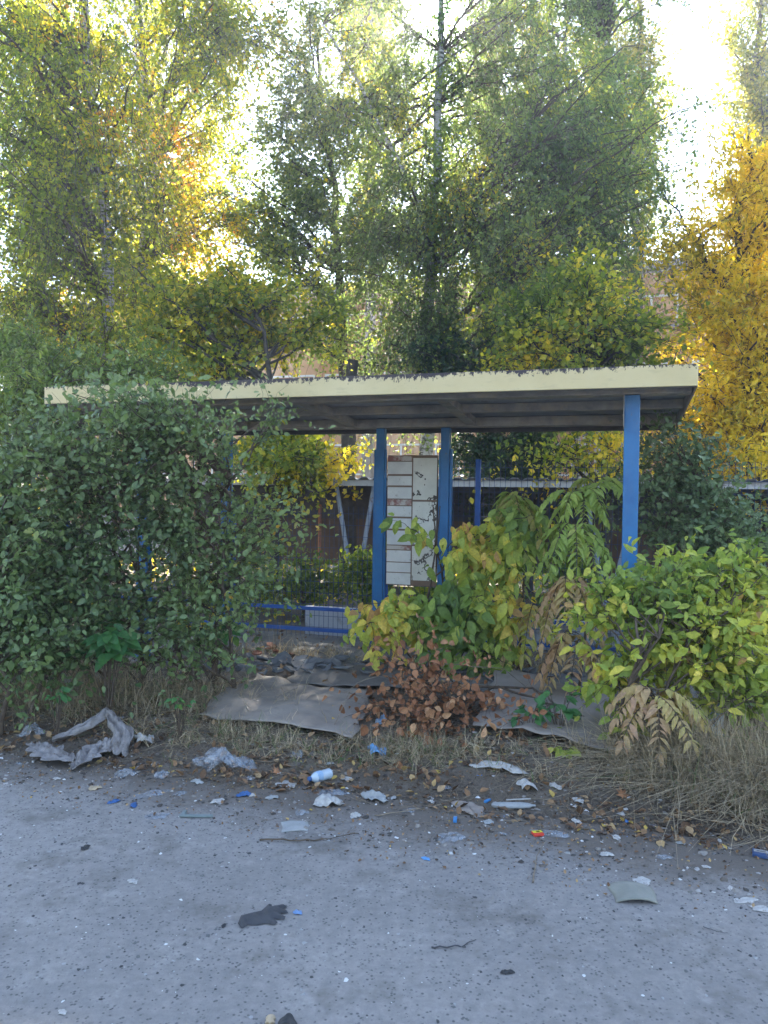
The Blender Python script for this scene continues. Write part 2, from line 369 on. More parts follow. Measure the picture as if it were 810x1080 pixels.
us = np.concatenate([np.linspace(-20, -3.2, 40), np.linspace(-3.1, 8.5, 290), np.linspace(8.7, 24, 40)]); vs_ = np.concatenate([np.linspace(-2.75, .6, 130), np.linspace(.65, 3, 40), np.linspace(3.2, 7, 14)])
UU, VV = np.meshgrid(us, vs_); X = R0.x + U.x * UU + V.x * VV; Yy = R0.y + U.y * UU + V.y * VV
Z = ground_h(X, Yy); h, ww = UU.shape; idx = np.arange(h * ww).reshape(h, ww)
q = np.stack([idx[:-1, :-1], idx[1:, :-1], idx[1:, 1:], idx[:-1, 1:]], -1).reshape(-1, 4)[:, ::-1]
props(link('verge', smooth(npmesh('verge', np.stack([X, Yy, Z], -1).reshape(-1, 3), q.ravel(), np.full(len(q), 4))), SOIL), 'brown littered dirt verge between road and shelter', 'verge', kind='structure')
props(MB().sheet([L(30, 6.9, -.01), L(30, 45, -.01), L(-30, 45, -.01), L(-30, 6.9, -.01)]).build('yard', yard_material()), 'pale yard ground with fallen leaves behind the fence', 'ground', kind='structure')
# ------------------------------------------------------------------ thin air volume added to imitate veiling glare
m, n, o = newmat('thin_haze'); v_ = n.nodes.new('ShaderNodeVolumePrincipled'); v_.inputs['Color'].default_value = (.92, .94, 1, 1)
v_.inputs['Density'].default_value = .0028; v_.inputs['Anisotropy'].default_value = .5; n.links.new(v_.outputs[0], o.inputs['Volume'])
veil = MB().box((0, 0, 14.5), Vector((1, 0, 0)), Vector((0, 1, 0)), Vector((0, 0, 1)), (420, 420, 16)).build('haze', m)
props(veil, 'thin bright haze in the air against the sun', 'haze', kind='stuff')
# ------------------------------------------------------------------ office building far behind
STUCCO = rough_mat('ochre_render', (.36, .17, .06), (.45, .22, .085), 1.5, .9, .2, (.27, .13, .06), .8)
GLASS, n, o = newmat('window_glass'); pbr(n, o, mix(n, noise(n, .8, 3), (.10, .11, .12), (.35, .36, .36)), .15, spec=.6)
WFR = rough_mat('white_window_frame', (.45, .43, .40), (.6, .58, .55), 6, .7)
TAR = rough_mat('tar_roof', (.05, .05, .055), (.09, .09, .09), 3, .9)
BV, BH = 27.0, 10.9
bl = thing('office_building', 'ochre rendered flat roofed building with rows of windows behind the trees', 'building', L(5, BV, 0))
MB().lbox(-16, 30, BV, BV + 9, -.05, BH).build('wall', STUCCO, bl)
MB().lbox(-16.4, 30.4, BV - .55, BV + 9.4, BH, BH + .35).build('roof', TAR, bl)
for z0, z1 in ((8.7, 10.0), (5.9, 7.3), (2.7, 4.1)):
    for i in range(17):
        u0 = -14.6 + i * 2.6
        wf = MB()
        for (a0, a1, c0, c1) in ((u0, u0 + .08, z0, z1), (u0 + 2.02, u0 + 2.1, z0, z1), (u0 + 1.0, u0 + 1.08, z0, z1), (u0 + .08, u0 + 2.02, z0, z0 + .08), (u0 + .08, u0 + 2.02, z1 - .08, z1)):
            wf.lbox(a0, a1, BV - .05, BV - .002, c0, c1)
        wo_ = wf.build('window', WFR, bl)
        g = MB().lbox(u0 + .08, u0 + 2.02, BV - .02, BV - .003, z0 + .08, z1 - .08).build('pane', GLASS, wo_)
# ------------------------------------------------------------------ low open market stall behind the fence
GALV = rough_mat('galvanised_sheet', (.20, .22, .25), (.34, .36, .39), 3, .6, .2, (.13, .10, .08), 5)
DSTEEL = rough_mat('dark_steel', (.035, .035, .04), (.07, .07, .08), 6, .7, .3)
st = thing('open_stall', 'long low open stall with corrugated metal roof beyond the fence', 'stall', L(2, 6.6, 0))
SV0, SV1, SZ0, SZ1 = 5.45, 8.3, 1.86, 1.62
cu = np.arange(-9.5, 9.0, .035); prof = np.abs(((cu / .21) % 1) - .5); prof = np.clip((.36 - prof) / .12, 0, 1) * .035
vv = [SV0 - .12, SV1]; vt = []
for k, v_ in enumerate(vv):
    for u_, p_ in zip(cu, prof): vt.append(L(u_, v_, (SZ0 if k == 0 else SZ1) + .05 + p_))
nn = len(cu); m_ = MB(); m_.v = vt; m_.f = [[i, i + 1, nn + i + 1, nn + i] for i in range(nn - 1)]
o_ = m_.build('roof_sheet', GALV, st); sd = o_.modifiers.new('s', 'SOLIDIFY'); sd.thickness = .004
MB().lbox(-9.5, 9, SV0 - .04, SV0, SZ0 - .045, SZ0 + .045).build('fascia', rough_mat('stall_fascia', (.30, .30, .30), (.42, .42, .41), 3, .7, .2, (.2, .16, .13), 6), st)
for v_ in (6.2, 7.0, 7.8):
    MB().lbox(-9.4, 8.9, v_, v_ + .06, SZ0 - (v_ - SV0) * .085 - .07, SZ0 - (v_ - SV0) * .085 + .03).build('purlin', DSTEEL, st)
MB().lbox(-9.5, 9, SV1 - .02, SV1, 1.22, SZ1 + .04).build('back_panel', DSTEEL, st)
LEG = rough_mat('blue_grey_paint', (.16, .20, .26), (.24, .28, .34), 10, .6, .2, (.15, .09, .06), 9)
for px in (343, 640, 90, 900):
    f0 = P(px, 640, 11.0); f0.z = -.01; uu, v_ = uv(f0)
    for du in (.33, -.42 if px != 343 else -.30):
        MB().tube([L(uu, 5.62, -.01), L(uu + du, 5.6, SZ0 - .045)], .035, 8).build('leg', LEG, st)
po = Pv(337, 570, 7.6)
props(MB().tube([(po.x, po.y, 0), (po.x, po.y, 1.5)], .03, 8).build('pipe', rough_mat('orange_pipe', (.30, .11, .05), (.40, .16, .07), 8, .8)), 'orange upright pipe under the low stall roof', 'pipe')
MB().lbox(-9.5, 9, SV1 + .01, SV1 + .06, .30, 1.24).build('brown_back_wall', rough_mat('brown_boards', (.07, .045, .032), (.13, .085, .06), 3, .9, .3), st)  # added dark panel standing in for the shaded building wall beyond
# ------------------------------------------------------------------ bus shelter
def cream():
    m, n, o = newmat('peeling_cream_paint'); tc = n.nodes.new('ShaderNodeTexCoord').outputs['Object']
    sx = n.nodes.new('ShaderNodeSeparateXYZ'); n.links.new(tc, sx.inputs[0])
    a = noise(n, 2, 5, .6, tc); col = ramp(n, a, [(.3, (.56, .46, .24)), (.7, (.64, .54, .31))])
    col = mix(n, mrange(n, noise(n, 7, 5, .7, tc, (1, 1, 4)), .55, .75, 0, .45), col, (.36, .30, .19))
    zt = mrange(n, sx.outputs[2], 2.52, 2.607, -.05, .34)
    big = mrange(n, noise(n, 1.1, 2, .5, tc), .36, .60, -.06, .12)
    pk = math_(n, 'ADD', math_(n, 'ADD', noise(n, 34, 5, .75, tc, (1, 1, .6)), zt), big)
    pm = mrange(n, pk, .775, .80)
    col = mix(n, pm, col, (.055, .045, .05)); pbr(n, o, col, .7, math_(n, 'SUBTRACT', a, pm), .4, .004); return m
CREAM = cream()
def blue():
    m, n, o = newmat('blue_paint'); tc = n.nodes.new('ShaderNodeTexCoord').outputs['Object']
    col = ramp(n, noise(n, 4, 5, .7, tc), [(.3, (.004, .095, .27)), (.7, (.007, .145, .37))])
    col = mix(n, mrange(n, noise(n, 3, 5, .7, tc, (1, 1, .5)), .5, .75, 0, .35), col, (.10, .17, .26)); rm = mrange(n, noise(n, 13, 6, .8, tc, (1, 1, .45)), .635, .68)
    col = mix(n, rm, col, (.10, .10, .11)); pbr(n, o, col, .45, noise(n, 20, 4), .15, .004, spec=.5); return m
BLUE = blue()
def dblue():
    m, n, o = newmat('faded_dark_blue_paint')
    col = ramp(n, noise(n, 6, 5, .7), [(.3, (.006, .055, .24)), (.7, (.012, .085, .33))])
    pbr(n, o, col, .55, spec=.4); return m
DBLUE = dblue()
UNDER = rough_mat('stained_underside', (.24, .26, .31), (.36, .38, .44), 2.5, .8, .2, (.14, .12, .12), 4)
BEAM = rough_mat('weathered_beam', (.20, .195, .20), (.36, .34, .31), 7, .85, .5, (.42, .34, .24), 5, t3=(.5, .75))
sh = thing('bus_shelter', 'derelict roadside shelter with cream roof edge and blue posts', 'shelter', L(2.8, .3, 0))
SW, SD = 5.66, 2.06
def rz(v): return 2.45 - .055 * v            # underside of the roof
UP = Vector((0, 0, 1)); SL = (L(0, 1, rz(1)) - L(0, 0, rz(0))).normalized(); SN = U.cross(SL); SN = SN if SN.z > 0 else -SN
MB().lbox(0, SW, -.012, .0, 2.45, 2.607).build('fascia', CREAM, sh, .003)
for u0 in (0, SW):
    MB().sheet([L(u0, .002, 2.447), L(u0, SD, rz(SD)), L(u0, SD, rz(SD) + .15), L(u0, .002, 2.605)]).build('side_fascia', BEAM, sh).modifiers.new('s', 'SOLIDIFY').thickness = .012
def slab(u0, u1, v0, v1, dz0, dz1):
    c = (L((u0 + u1) / 2, (v0 + v1) / 2, (rz(v0) + rz(v1)) / 2 + (dz0 + dz1) / 2))
    return MB().box(c, U, SL, SN, ((u1 - u0) / 2, (v1 - v0) / 2, (dz1 - dz0) / 2))
slab(.015, SW - .015, .01, SD, .10, .135).build('roof_sheet', UNDER, sh)
slab(.02, SW - .02, .02, .055, -.0, .095).build('beam', BEAM, sh)
slab(.02, SW - .02, .24, .36, .0, .085).build('beam', BEAM, sh, .004)
slab(.02, SW - .02, 1.02, 1.09, .02, .095).build('beam', BEAM, sh, .004)
slab(.02, SW - .02, 1.74, 1.86, -.0, .09).build('beam', BEAM, sh, .004)
slab(.02, SW - .02, SD - .04, SD - .005, -.02, .095).build('beam', DSTEEL, sh, .004)
slab(.1, 2.3, 1.2, 1.6, .085, .096).build('ceiling_panel', rough_mat('patch', (.16, .17, .2), (.24, .25, .28), 3), sh)
for px, py in ((464, 417), (315, 429), (666, 410), (180, 432)):
    uu = uv(Pv(px, py, .3))[0]
    slab(uu - .05, uu + .05, .37, 1.735, .0 + .01, .08).build('cross_beam', BEAM, sh, .004)
def post(px, py, v, w=.115, top=None, name='post', mat=BLUE, d=.09, z0=-.05):
    uu = uv(Pv(px, py, v))[0]; t = top or rz(v) - .002
    MB().lbox(uu - w / 2, uu + w / 2, v - d / 2, v + d / 2, z0, t).build(name, mat, sh, .006); return uu
uR = post(665, 520, .30); uL = post(152, 560, .30)
ua = post(401, 560, 1.80, .09); ub = post(469, 560, 1.80, .09); uc = post(239, 560, 1.80, .1)
post(665, 520, .30) if False else None
MB().lbox(uR - .05, uR + .05, 1.76, 1.84, -.05, rz(1.8) - .002).build('post', BLUE, sh, .006)
MB().lbox(uR + .058, uR + .064, .2, .42, 2.18, 2.43).build('bracket', BEAM, sh)
for ux, sgn in ((ua, 1), (ub, -1)):
    MB().lbox(ux + .048 * sgn, ux + .070 * sgn, 1.77, 1.83, .0, 2.13).build('board_upright', BLUE, sh, .003)
    MB().lbox(ux - .050 * sgn - .015 * sgn, ux - .048 * sgn, 1.765, 1.80, .0, 2.13).build('board_upright', BLUE, sh, .003)
    MB().lbox(ux - .11, ux + .11, 1.74, 1.752, .02, .28).build('base_plate', DBLUE, sh, .003)
# floor slab of the shelter
CONC = rough_mat('cracked_concrete', (.11, .105, .10), (.19, .18, .17), 5, .9, .6, (.06, .055, .05), 4)
MB().lbox(-.1, SW - .1, .15, 2.05, -.05, .085).build('floor_slab', CONC, sh, .01)
# ------------------------------------------------------------------ notice board
PAPER = rough_mat('weathered_white_sheet', (.50, .50, .50), (.66, .66, .64), 5, .8, .2, (.30, .26, .22), 12, t3=(.6, .72))
def crack_mat():
    m, n, o = newmat('cracked_white_board'); tc = n.nodes.new('ShaderNodeTexCoord').outputs['Object']
    col = ramp(n, noise(n, 4, 5, .7, tc), [(.3, (.52, .51, .46)), (.7, (.66, .65, .60))])
    wv = mrange(n, math_(n, 'ABSOLUTE', math_(n, 'SUBTRACT', noise(n, 3.2, 4, .6, tc), .5), 0), .008, .02, 1, 0)
    sel = mrange(n, noise(n, 2.0, 2, .5, tc), .36, .46)
    col = mix(n, math_(n, 'MULTIPLY', wv, sel), col, (.06, .05, .045))
    col = mix(n, mrange(n, noise(n, 16, 4, .7, tc), .66, .7), col, (.10, .085, .08)); pbr(n, o, col, .8); return m
CRACK = crack_mat(); REDP = rough_mat('faded_red_print', (.22, .09, .08), (.34, .17, .15), 14, .8, .1, (.48, .44, .40), 7, t3=(.46, .58))
INK = rough_mat('grey_ink', (.14, .14, .15), (.25, .25, .26), 30, .8)
BOARD = rough_mat('board_backing', (.14, .09, .07), (.2, .14, .1), 6, .8)
nb_ = thing('notice_board', 'white notice board with faded timetable sheets between the middle blue posts', 'notice board', L((ua + ub) / 2, 1.8, 1.4))
bx0, bx1 = min(ua, ub) + .078, max(ua, ub) - .078      # u grows to the left
def zat(py): return Pv(434, py, 1.76).z
Z0, Z1 = zat(618), zat(480)
MB().lbox(bx0, bx1, 1.775, 1.80, Z0, Z1).build('backing_board', BOARD, nb_, .002)
um = bx0 + (bx1 - bx0) * .49
def zf(py): return zat(py)
left = [(481, 486, REDP), (487, 500, PAPER), (502, 512, PAPER), (514, 526, PAPER), (527, 533, REDP), (534, 545, PAPER), (547, 558, PAPER), (560, 575, PAPER), (576, 580, REDP), (581, 593, PAPER), (594, 604, PAPER), (605, 617, PAPER)]
for a_, b_, mt in left:
    s_ = MB().lbox(um + .008, bx1 - .006, 1.768, 1.7745, zf(b_), zf(a_)).build('sheet' if mt is PAPER else 'header', mt, nb_, .001)
    if mt is PAPER:
        ln = MB(); zz = zf(a_) - .02
        while zz > zf(b_) + .015:
            x = um + .03
            while x < bx1 - .04:
                l_ = random.uniform(.008, .035)
                if random.random() < .8: ln.lbox(x, x + l_, 1.7668, 1.7678, zz, zz + .0045)
                x += l_ + .006
            zz -= .014
        if ln.v: ln.build('printed_lines', INK, s_)
for a_, b_ in ((483, 527), (529, 574), (576, 612)):
    MB().lbox(bx0 + .006, um - .006, 1.768 - .003 * (a_ > 500), 1.7745, zf(b_), zf(a_)).build('blank_sheet', CRACK, nb_, .001)
# ------------------------------------------------------------------ wire fence panels behind the shelter
WIRE = rough_mat('blue_wire', (.012, .035, .11), (.03, .06, .15), 10, .6)
def fence_panel(u0, u1, ztop, label, v=1.9, rails=(.40, .17)):
    t = thing('fence_panel', label, 'fence', L((u0 + u1) / 2, v, 0), 'blue welded wire fence panels behind the shelter')
    xs = np.arange(u0, u1, .055); P_ = []
    for x in xs: P_.append([L(x, v, .06 + 0), L(x, v, (ztop + .06) / 2), L(x + random.uniform(-.004, .004), v, ztop)])
    s1 = tubes_np(np.array([[list(p) for p in q] for q in P_]), .0024, .0024, 4)
    zs = np.arange(.07, ztop + .001, .125); Q = [[L(u0, v - .005, z), L((u0 + u1) / 2, v - .005, z), L(u1, v - .005, z)] for z in zs]
    s2 = tubes_np(np.array([[list(p) for p in q] for q in Q]), .0024, .0024, 4)
    tube_obj('wire_mesh', [s1, s2], WIRE, t)
    for z in rails: MB().lbox(u0, u1, v - .035, v - .01, z - .02, z + .02).build('rail', DBLUE, t, .002)
    MB().lbox(u1 - .0, u1 + .05, v - .03, v + .02, -.03, ztop + .03).build('post', DBLUE, t, .003)
us_ = sorted([uR, ub, ua, uc])
u501 = uv(Pv(501, 560, 1.9))[0]
fence_panel(-3.2, -.9, 1.9, 'wire fence panel right of the roof behind the grey green bush')
fence_panel(-.84, u501 - .05, 2.0, 'long wire fence panel behind the sumac and the right post')
fence_panel(u501 + .01, ub - .05, 2.0, 'narrow wire fence panel just right of the notice board')
fence_panel(ub + .06, ua - .06, .95, 'low wire fence panel under the notice board')
fence_panel(ua + .06, uc - .06, 1.52, 'wire fence panel with two blue rails left of the notice board')
fence_panel(uc + .06, uc + 2.2, 1.52, 'wire fence panel behind the large left shrub')
# pale upright sheets standing in for pavement glimpsed through the fence
PALE = rough_mat('pale_blue_grey_board', (.34, .37, .43), (.44, .46, .52), 3, .8, .2, (.22, .21, .2), 5)
for k, (u0, u1) in enumerate(((ua - .05, ua + .95), (ub - 1.15, ua - .1), (-.5, ub - 1.25))):
    props(MB().lbox(u0, u1, 2.06, 2.09, .0, .40).build('low_board', PALE, None, .003), ['pale board standing low behind the fence, left of the notice board', 'pale board standing low behind the fence under the notice board', 'pale board standing low behind the fence behind the sumac'][k], 'board', 'pale boards behind the fence')
#PLANTS
# ------------------------------------------------------------------ trees
def tr(pxs, Y, r0, r1, foot=True):
    pts = [P(x, y, Y if np.isscalar(Y) else Y[i]) for i, (x, y) in enumerate(pxs)]
    if foot: b = pts[0].copy(); b.z = -.1; pts = [b] + pts
    return ([tuple(p) for p in pts], r0, r1)
def tint_c(base, amp=.1, yl=None):
    def f(p):
        t = base + amp * np.sin(p[:, 0] * 1.3 + p[:, 2] * .9) + amp * .7 * np.sin(p[:, 0] * 3.1 - p[:, 2] * 2.3 + 1)
        if yl is not None: t = t + yl(p)
        return t
    return f
plant('birch_tree', 'tall weeping birch at the far left, its foliage grey green', 'tree',
      [tr([(113, 350), (110, 220), (100, 100), (92, -40), (90, -190)], 13, .14, .04)],
      [(40, 60, 13, 110, 120, 2.2, 3), (40, 210, 12.6, 95, 90, 2, 2.4), (110, 150, 13, 80, 120, 1.5, 2), (30, 320, 12.4, 90, 55, 1.5, 1.5), (90, -120, 13, 150, 110, 2.5, 2)],
      LM_BIRCH, BIRCH, 210, 8, 42, .066, twl=(.6, 1.9), droop=1.5, tintf=tint_c(.44, .16), rlimb=.02, spread=.04)
plant('birch_tree', 'forked birch in the middle of the left group with sunlit yellow green leaves', 'tree',
      [tr([(152, 330), (158, 220), (161, 120), (150, 20), (140, -120)], 15, .17, .04), tr([(161, 130), (176, 95), (205, 20), (225, -90)], 15, .08, .03, False)],
      [(200, 60, 15, 80, 110, 1.8, 2.6), (215, 170, 15.4, 55, 70, 1.5, 1.6), (175, 250, 15, 85, 60, 1.6, 1.6), (150, 330, 15.5, 110, 50, 1.5, 1.2), (200, -110, 15, 110, 100, 2, 2), (235, 20, 15, 40, 90, 1.2, 1), (120, 270, 15.5, 80, 60, 1.5, 1.4)],
      LM_BIRCH, BIRCH, 175, 9, 36, .066, twl=(.5, 1.5), droop=1.2, tintf=tint_c(.64, .14), rlimb=.02, spread=.045)
plant('birch_tree', 'slender dark stemmed tree between the left birches and the big middle birch', 'tree',
      [tr([(368, 400), (362, 300), (350, 200), (338, 100), (330, 10)], 16, .16, .02)],
      [(335, 215, 16, 50, 75, 1.3, 1.5), (330, 125, 16, 35, 60, 1.2, .8), (285, 175, 15.5, 38, 50, 1.2, 1.1), (310, 110, 15.5, 30, 40, 1, .7), (340, 40, 15.5, 35, 50, 1, .7), (278, 30, 15.5, 22, 30, .8, .3), (255, 215, 15.6, 35, 40, 1, .9), (265, 260, 15.6, 50, 45, 1.2, .9), (350, 330, 15.5, 60, 45, 1.2, 1.1), (375, 250, 15.5, 40, 80, 1.2, 1)],
      LM_BIRCHG, DARKBARK, 100, 11, 26, .075, twl=(.4, 1.0), droop=.5, tintf=tint_c(.45, .12), rlimb=.018)
plant('birch_tree', 'big middle birch with a white trunk rising behind the shelter roof', 'tree',
      [tr([(452, 395), (455, 300), (458, 190), (463, 60), (470, -120)], 14.5, .16, .035),
       tr([(457, 290), (480, 220), (512, 170), (560, 130)], 14.4, .06, .02, False),
       tr([(455, 360), (500, 320), (525, 285), (548, 280)], 14.2, .05, .02, False),
       tr([(452, 230), (405, 145), (375, 80), (340, 25)], [14.5, 14.5, 14.3, 14.2], .06, .02, False)],
      [(430, 345, 13.8, 95, 50, 1.6, 2.4), (530, 330, 13.6, 75, 50, 1.5, 1.8), (540, 240, 14, 100, 75, 2, 3), (475, 190, 14.5, 85, 90, 2, 2.6), (440, 90, 15, 60, 60, 1.5, 1.3), (510, 30, 15, 50, 60, 1.5, 1.0), (410, 230, 14.5, 70, 60, 1.5, 1.8), (370, 120, 14.8, 55, 80, 1.5, 1.5), (450, 20, 15, 50, 50, 1.5, 1.0), (590, 160, 14.4, 80, 80, 1.8, 2.2), (655, 235, 14, 55, 75, 1.4, 1.5), (695, 140, 14, 42, 70, 1.2, 1.1),
       (575, 60, 14.6, 85, 70, 1.8, 1.5), (400, 100, 14.6, 60, 75, 1.5, 1.1), (600, -80, 14.6, 90, 80, 2, 1.4), (380, 10, 14.3, 45, 50, 1.2, .6), (330, -90, 14.6, 70, 70, 2, 1), (470, -150, 14.6, 90, 60, 2, 1.2)],
      LM_BIRCHG, BIRCH, 390, 9, 35, .066, twl=(.5, 1.7), droop=1.3, tintf=tint_c(.42, .14), rlimb=.018, spread=.045)
plant('birch_tree', 'many stemmed birch whose pale trunks lean together right of the middle', 'tree',
      [tr([(612, 330), (606, 260), (600, 180), (596, 40)], 16, .12, .03), tr([(622, 330), (622, 250), (632, 160), (640, 40)], 17.2, .11, .03), tr([(632, 330), (640, 250), (655, 180), (660, 90)], 17.1, .08, .02)],
      [(610, 80, 17, 70, 90, 1.6, 2), (640, 180, 17, 60, 60, 1.5, 1.6), (590, 200, 17, 60, 70, 1.5, 1.2), (655, 120, 17, 40, 50, 1.2, .8), (620, -60, 17, 110, 80, 2, 1.8)],
      LM_BIRCHG, BIRCH, 110, 10, 28, .075, twl=(.4, 1.1), droop=.7, tintf=tint_c(.42, .10), rlimb=.03)
def poplar(px, Y, top, bot, wpx, label, n=70, tb=.55, dens=1., mat=None):
    bl_ = []
    for k in range(7):
        y = bot + (top - bot) * (k + .5) / 7; wv = wpx * (1 - .45 * abs(k - 2.5) / 4)
        bl_.append((px, y, Y, wv, abs(top - bot) / 10, wv * Y / FPX, 1))
    plant('poplar_tree', label, 'tree', [tr([(px, 470), (px + 2, (top + bot) / 2), (px + 4, top)], Y, .3, .03)], bl_, mat or LM_POPL, BARK, n, 13, 30, .11, twl=(.6, 1.6), droop=-.35, up=2., lift=2.2, tintf=tint_c(tb, .1), rlimb=.04, spread=.1, group='tall poplars beyond the birches', dense=dens)
poplar(640, 30, -220, 250, 44, 'tall narrow poplar showing pale leaves between the middle birch and the blue sky')
poplar(560, 32, -260, 300, 60, 'broad tall poplar hidden mostly behind the upper right of the middle birch', 80)  # added behind the birch to keep sun off the road
poplar(520, 31, -280, 300, 60, 'tall poplar standing behind the middle birch trunk', 80)  # also added as a sun blocker for the road
poplar(390, 33, -260, 290, 46, 'tall poplar just left behind the middle birch trunk', 70)  # another added tree, there to shade the road
poplar(672, 27, -120, 290, 22, 'thin poplar with upright pale twigs beside the sky gap', 40, .6)
poplar(800, 24, -60, 300, 42, 'sunlit poplar at the right edge rising above the yellow tree', 60, .6)
poplar(150, 33, -240, 340, 90, 'wide poplar behind the forked left birch', 90, .5)
poplar(40, 31, -240, 360, 80, 'poplar behind the far left birch', 80, .5)
# yellow tree and maples
plant('yellow_tree', 'golden yellow autumn tree to the right of the shelter', 'tree',
      [tr([(800, 470), (796, 330), (775, 230), (790, 140)], 12.5, .14, .03), tr([(796, 330), (760, 300), (730, 250), (700, 205)], 12.5, .05, .008, False), tr([(790, 280), (830, 200), (850, 120)], 12.5, .06, .02, False)],
      [(775, 330, 12.3, 62, 55, 1.6, 2.4), (760, 430, 12, 70, 65, 1.5, 2.4), (820, 400, 12, 70, 100, 1.6, 2), (795, 230, 12.5, 50, 60, 1.2, 1.6), (812, 180, 12.6, 40, 40, 1., .8), (725, 265, 12.5, 32, 32, .8, .28), (880, 330, 12.5, 80, 140, 1.8, 2), (745, 480, 11.6, 60, 30, 1, .8)],
      LM_YEL, DARKBARK, 170, 10, 26, .10, tm=LANCE, twl=(.25, .95), droop=.25, tintf=tint_c(.5, .10), rlimb=.03, spread=.07, lift=.8)
plant('maple_tree', 'green and yellow maple above the right half of the shelter roof', 'tree',
      [tr([(640, 480), (640, 400), (625, 330)], 11.6, .09, .03), tr([(640, 420), (610, 370), (570, 360)], 11.6, .05, .015, False)],
      [(600, 335, 11.8, 75, 38, 1.1, 1.8), (540, 345, 12.5, 60, 35, 1, .8), (650, 350, 11.5, 42, 32, 1, 1.2), (580, 370, 11.4, 55, 30, 1, 1), (670, 380, 11.5, 45, 30, 1, .8), (630, 480, 11, 48, 24, .7, .8)],
      LM_MAPLE, DARKBARK, 80, 10, 17, .085, twl=(.3, 1.3), droop=.25, tintf=lambda p: .48 + .2 * (p[:, 2] < 2.6) + .22 * np.sin(p[:, 0] * 2.2) * np.sin(p[:, 2] * 3), rlimb=.025, spread=.07)
plant('maple_tree', 'sunlit yellow green maple above the left half of the shelter roof', 'tree',
      [tr([(290, 480), (285, 400), (270, 330)], 12.5, .09, .03), tr([(285, 410), (250, 370), (215, 350)], 12.5, .04, .015, False)],
      [(215, 335, 12.8, 95, 55, 1.3, 2), (300, 325, 13, 60, 50, 1.1, 1.2), (150, 370, 12.5, 90, 32, 1, 1.2), (290, 480, 11.9, 50, 24, .8, 1.3), (355, 482, 11.8, 16, 14, .3, .22)],
      LM_MAPLE, DARKBARK, 100, 10, 22, .085, twl=(.25, 1.1), droop=.25, tintf=lambda p: .60 + .3 * ((p[:, 0] > -.9) & (p[:, 2] < 2.6)), rlimb=.025, spread=.07)
plant('evergreen_tree', 'dark leafy tree seen under the roof, right of the notice board', 'tree',
      [tr([(560, 500), (555, 420)], 13.4, .1, .05)],
      [(545, 475, 13, 55, 26, 1, 1.6), (500, 470, 13.3, 30, 24, .8, .6), (450, 372, 13.2, 60, 18, .8, 1)],
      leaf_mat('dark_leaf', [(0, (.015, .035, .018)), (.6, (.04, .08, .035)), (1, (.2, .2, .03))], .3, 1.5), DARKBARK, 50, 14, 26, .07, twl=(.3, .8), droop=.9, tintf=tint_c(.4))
props(MB().tube([P(369, 640, 13.6), P(368, 560, 13.6), P(367, 440, 13.6), P(372, 380, 13.6)], [.16, .13, .12, .1], 10).build('tree_trunk', DARKBARK, None, sm=True), 'dark bare trunk standing behind the stall, left of the board', 'tree')
# low greenery beyond the fence
for px, py, Y, rx, ry, lab in ((385, 600, 9.6, 22, 45, 'thin green sapling behind the fence just left of the notice board'), (250, 620, 10.2, 60, 40, 'low leafy bush beyond the fence behind the left shrub'), (320, 610, 9.8, 45, 22, 'thin low tangle of weeds beyond the fence, left of the notice board'), (470, 640, 10.3, 60, 34, 'low bush beyond the fence under the notice board'), (600, 600, 10, 70, 50, 'green bush beyond the fence behind the sumac')):
    f = P(px, py, Y); f.z = 0
    plant('bush', lab, 'bush', [([tuple(f), tuple(P(px, py - ry * .3, Y))], .02, .006)], [(px, py, Y, rx, ry, .4, 1)], LM_MAPLE, TWIG, 16, 8, 12, .07, tm=OVAL, twl=(.2, .5), droop=.3, tintf=tint_c(.35), rlimb=.01, spread=.05, group='bushes beyond the fence', stemname='stem', crownname='foliage', twigr=.003)
# ------------------------------------------------------------------ shrubs round the shelter
def stems_from(pxs, Y, fan=.35, top=1.3, r=.018):
    out = []
    for px in pxs:
        y_ = Y + random.uniform(-.25, .25); b_ = P(px, 600, y_); z = float(ground_h(b_.x, b_.y)) - .03
        out.append(([(b_.x, b_.y, z), (b_.x + random.uniform(-fan, fan) * .5, y_ + random.uniform(-.1, .1), z + top * .5), (b_.x + random.uniform(-fan, fan), y_ + random.uniform(-.2, .2), z + top)], r, r * .4))
    return out
plant('shrub', 'large dense green shrub swallowing the left end of the shelter', 'shrub', stems_from((60, 110, 150, 200, 225, 250), 6.0, .4, 1.7),
      [(110, 500, 5.7, 85, 80, .45, 3), (190, 560, 5.8, 75, 85, .45, 2.6), (70, 600, 5.6, 80, 70, .4, 2.2), (238, 590, 6.0, 45, 75, .35, 1.2), (150, 445, 5.6, 55, 32, .35, .9), (205, 455, 5.7, 42, 26, .3, .6), (150, 650, 5.6, 120, 40, .4, 1.8), (80, 690, 5.4, 90, 18, .3, .7), (290, 560, 6.3, 24, 50, .2, .2), (40, 480, 5.8, 40, 60, .4, .8), (130, 410, 6.2, 50, 12, .15, .12), (290, 440, 6.2, 14, 10, .06, .05), (305, 500, 6.3, 18, 18, .1, .07)],
      LM_SHRUB, TWIG, 215, 9, 11, .050, tm=OVAL, twl=(.16, .65), droop=.15, tintf=tint_c(.44, .2), rlimb=.009, spread=.025, stemname='stem', crownname='foliage', twigr=.0022, up=.8, nb=(0, -.5, .7), db=(0, 0, -.2), group='shrubs round the shelter')
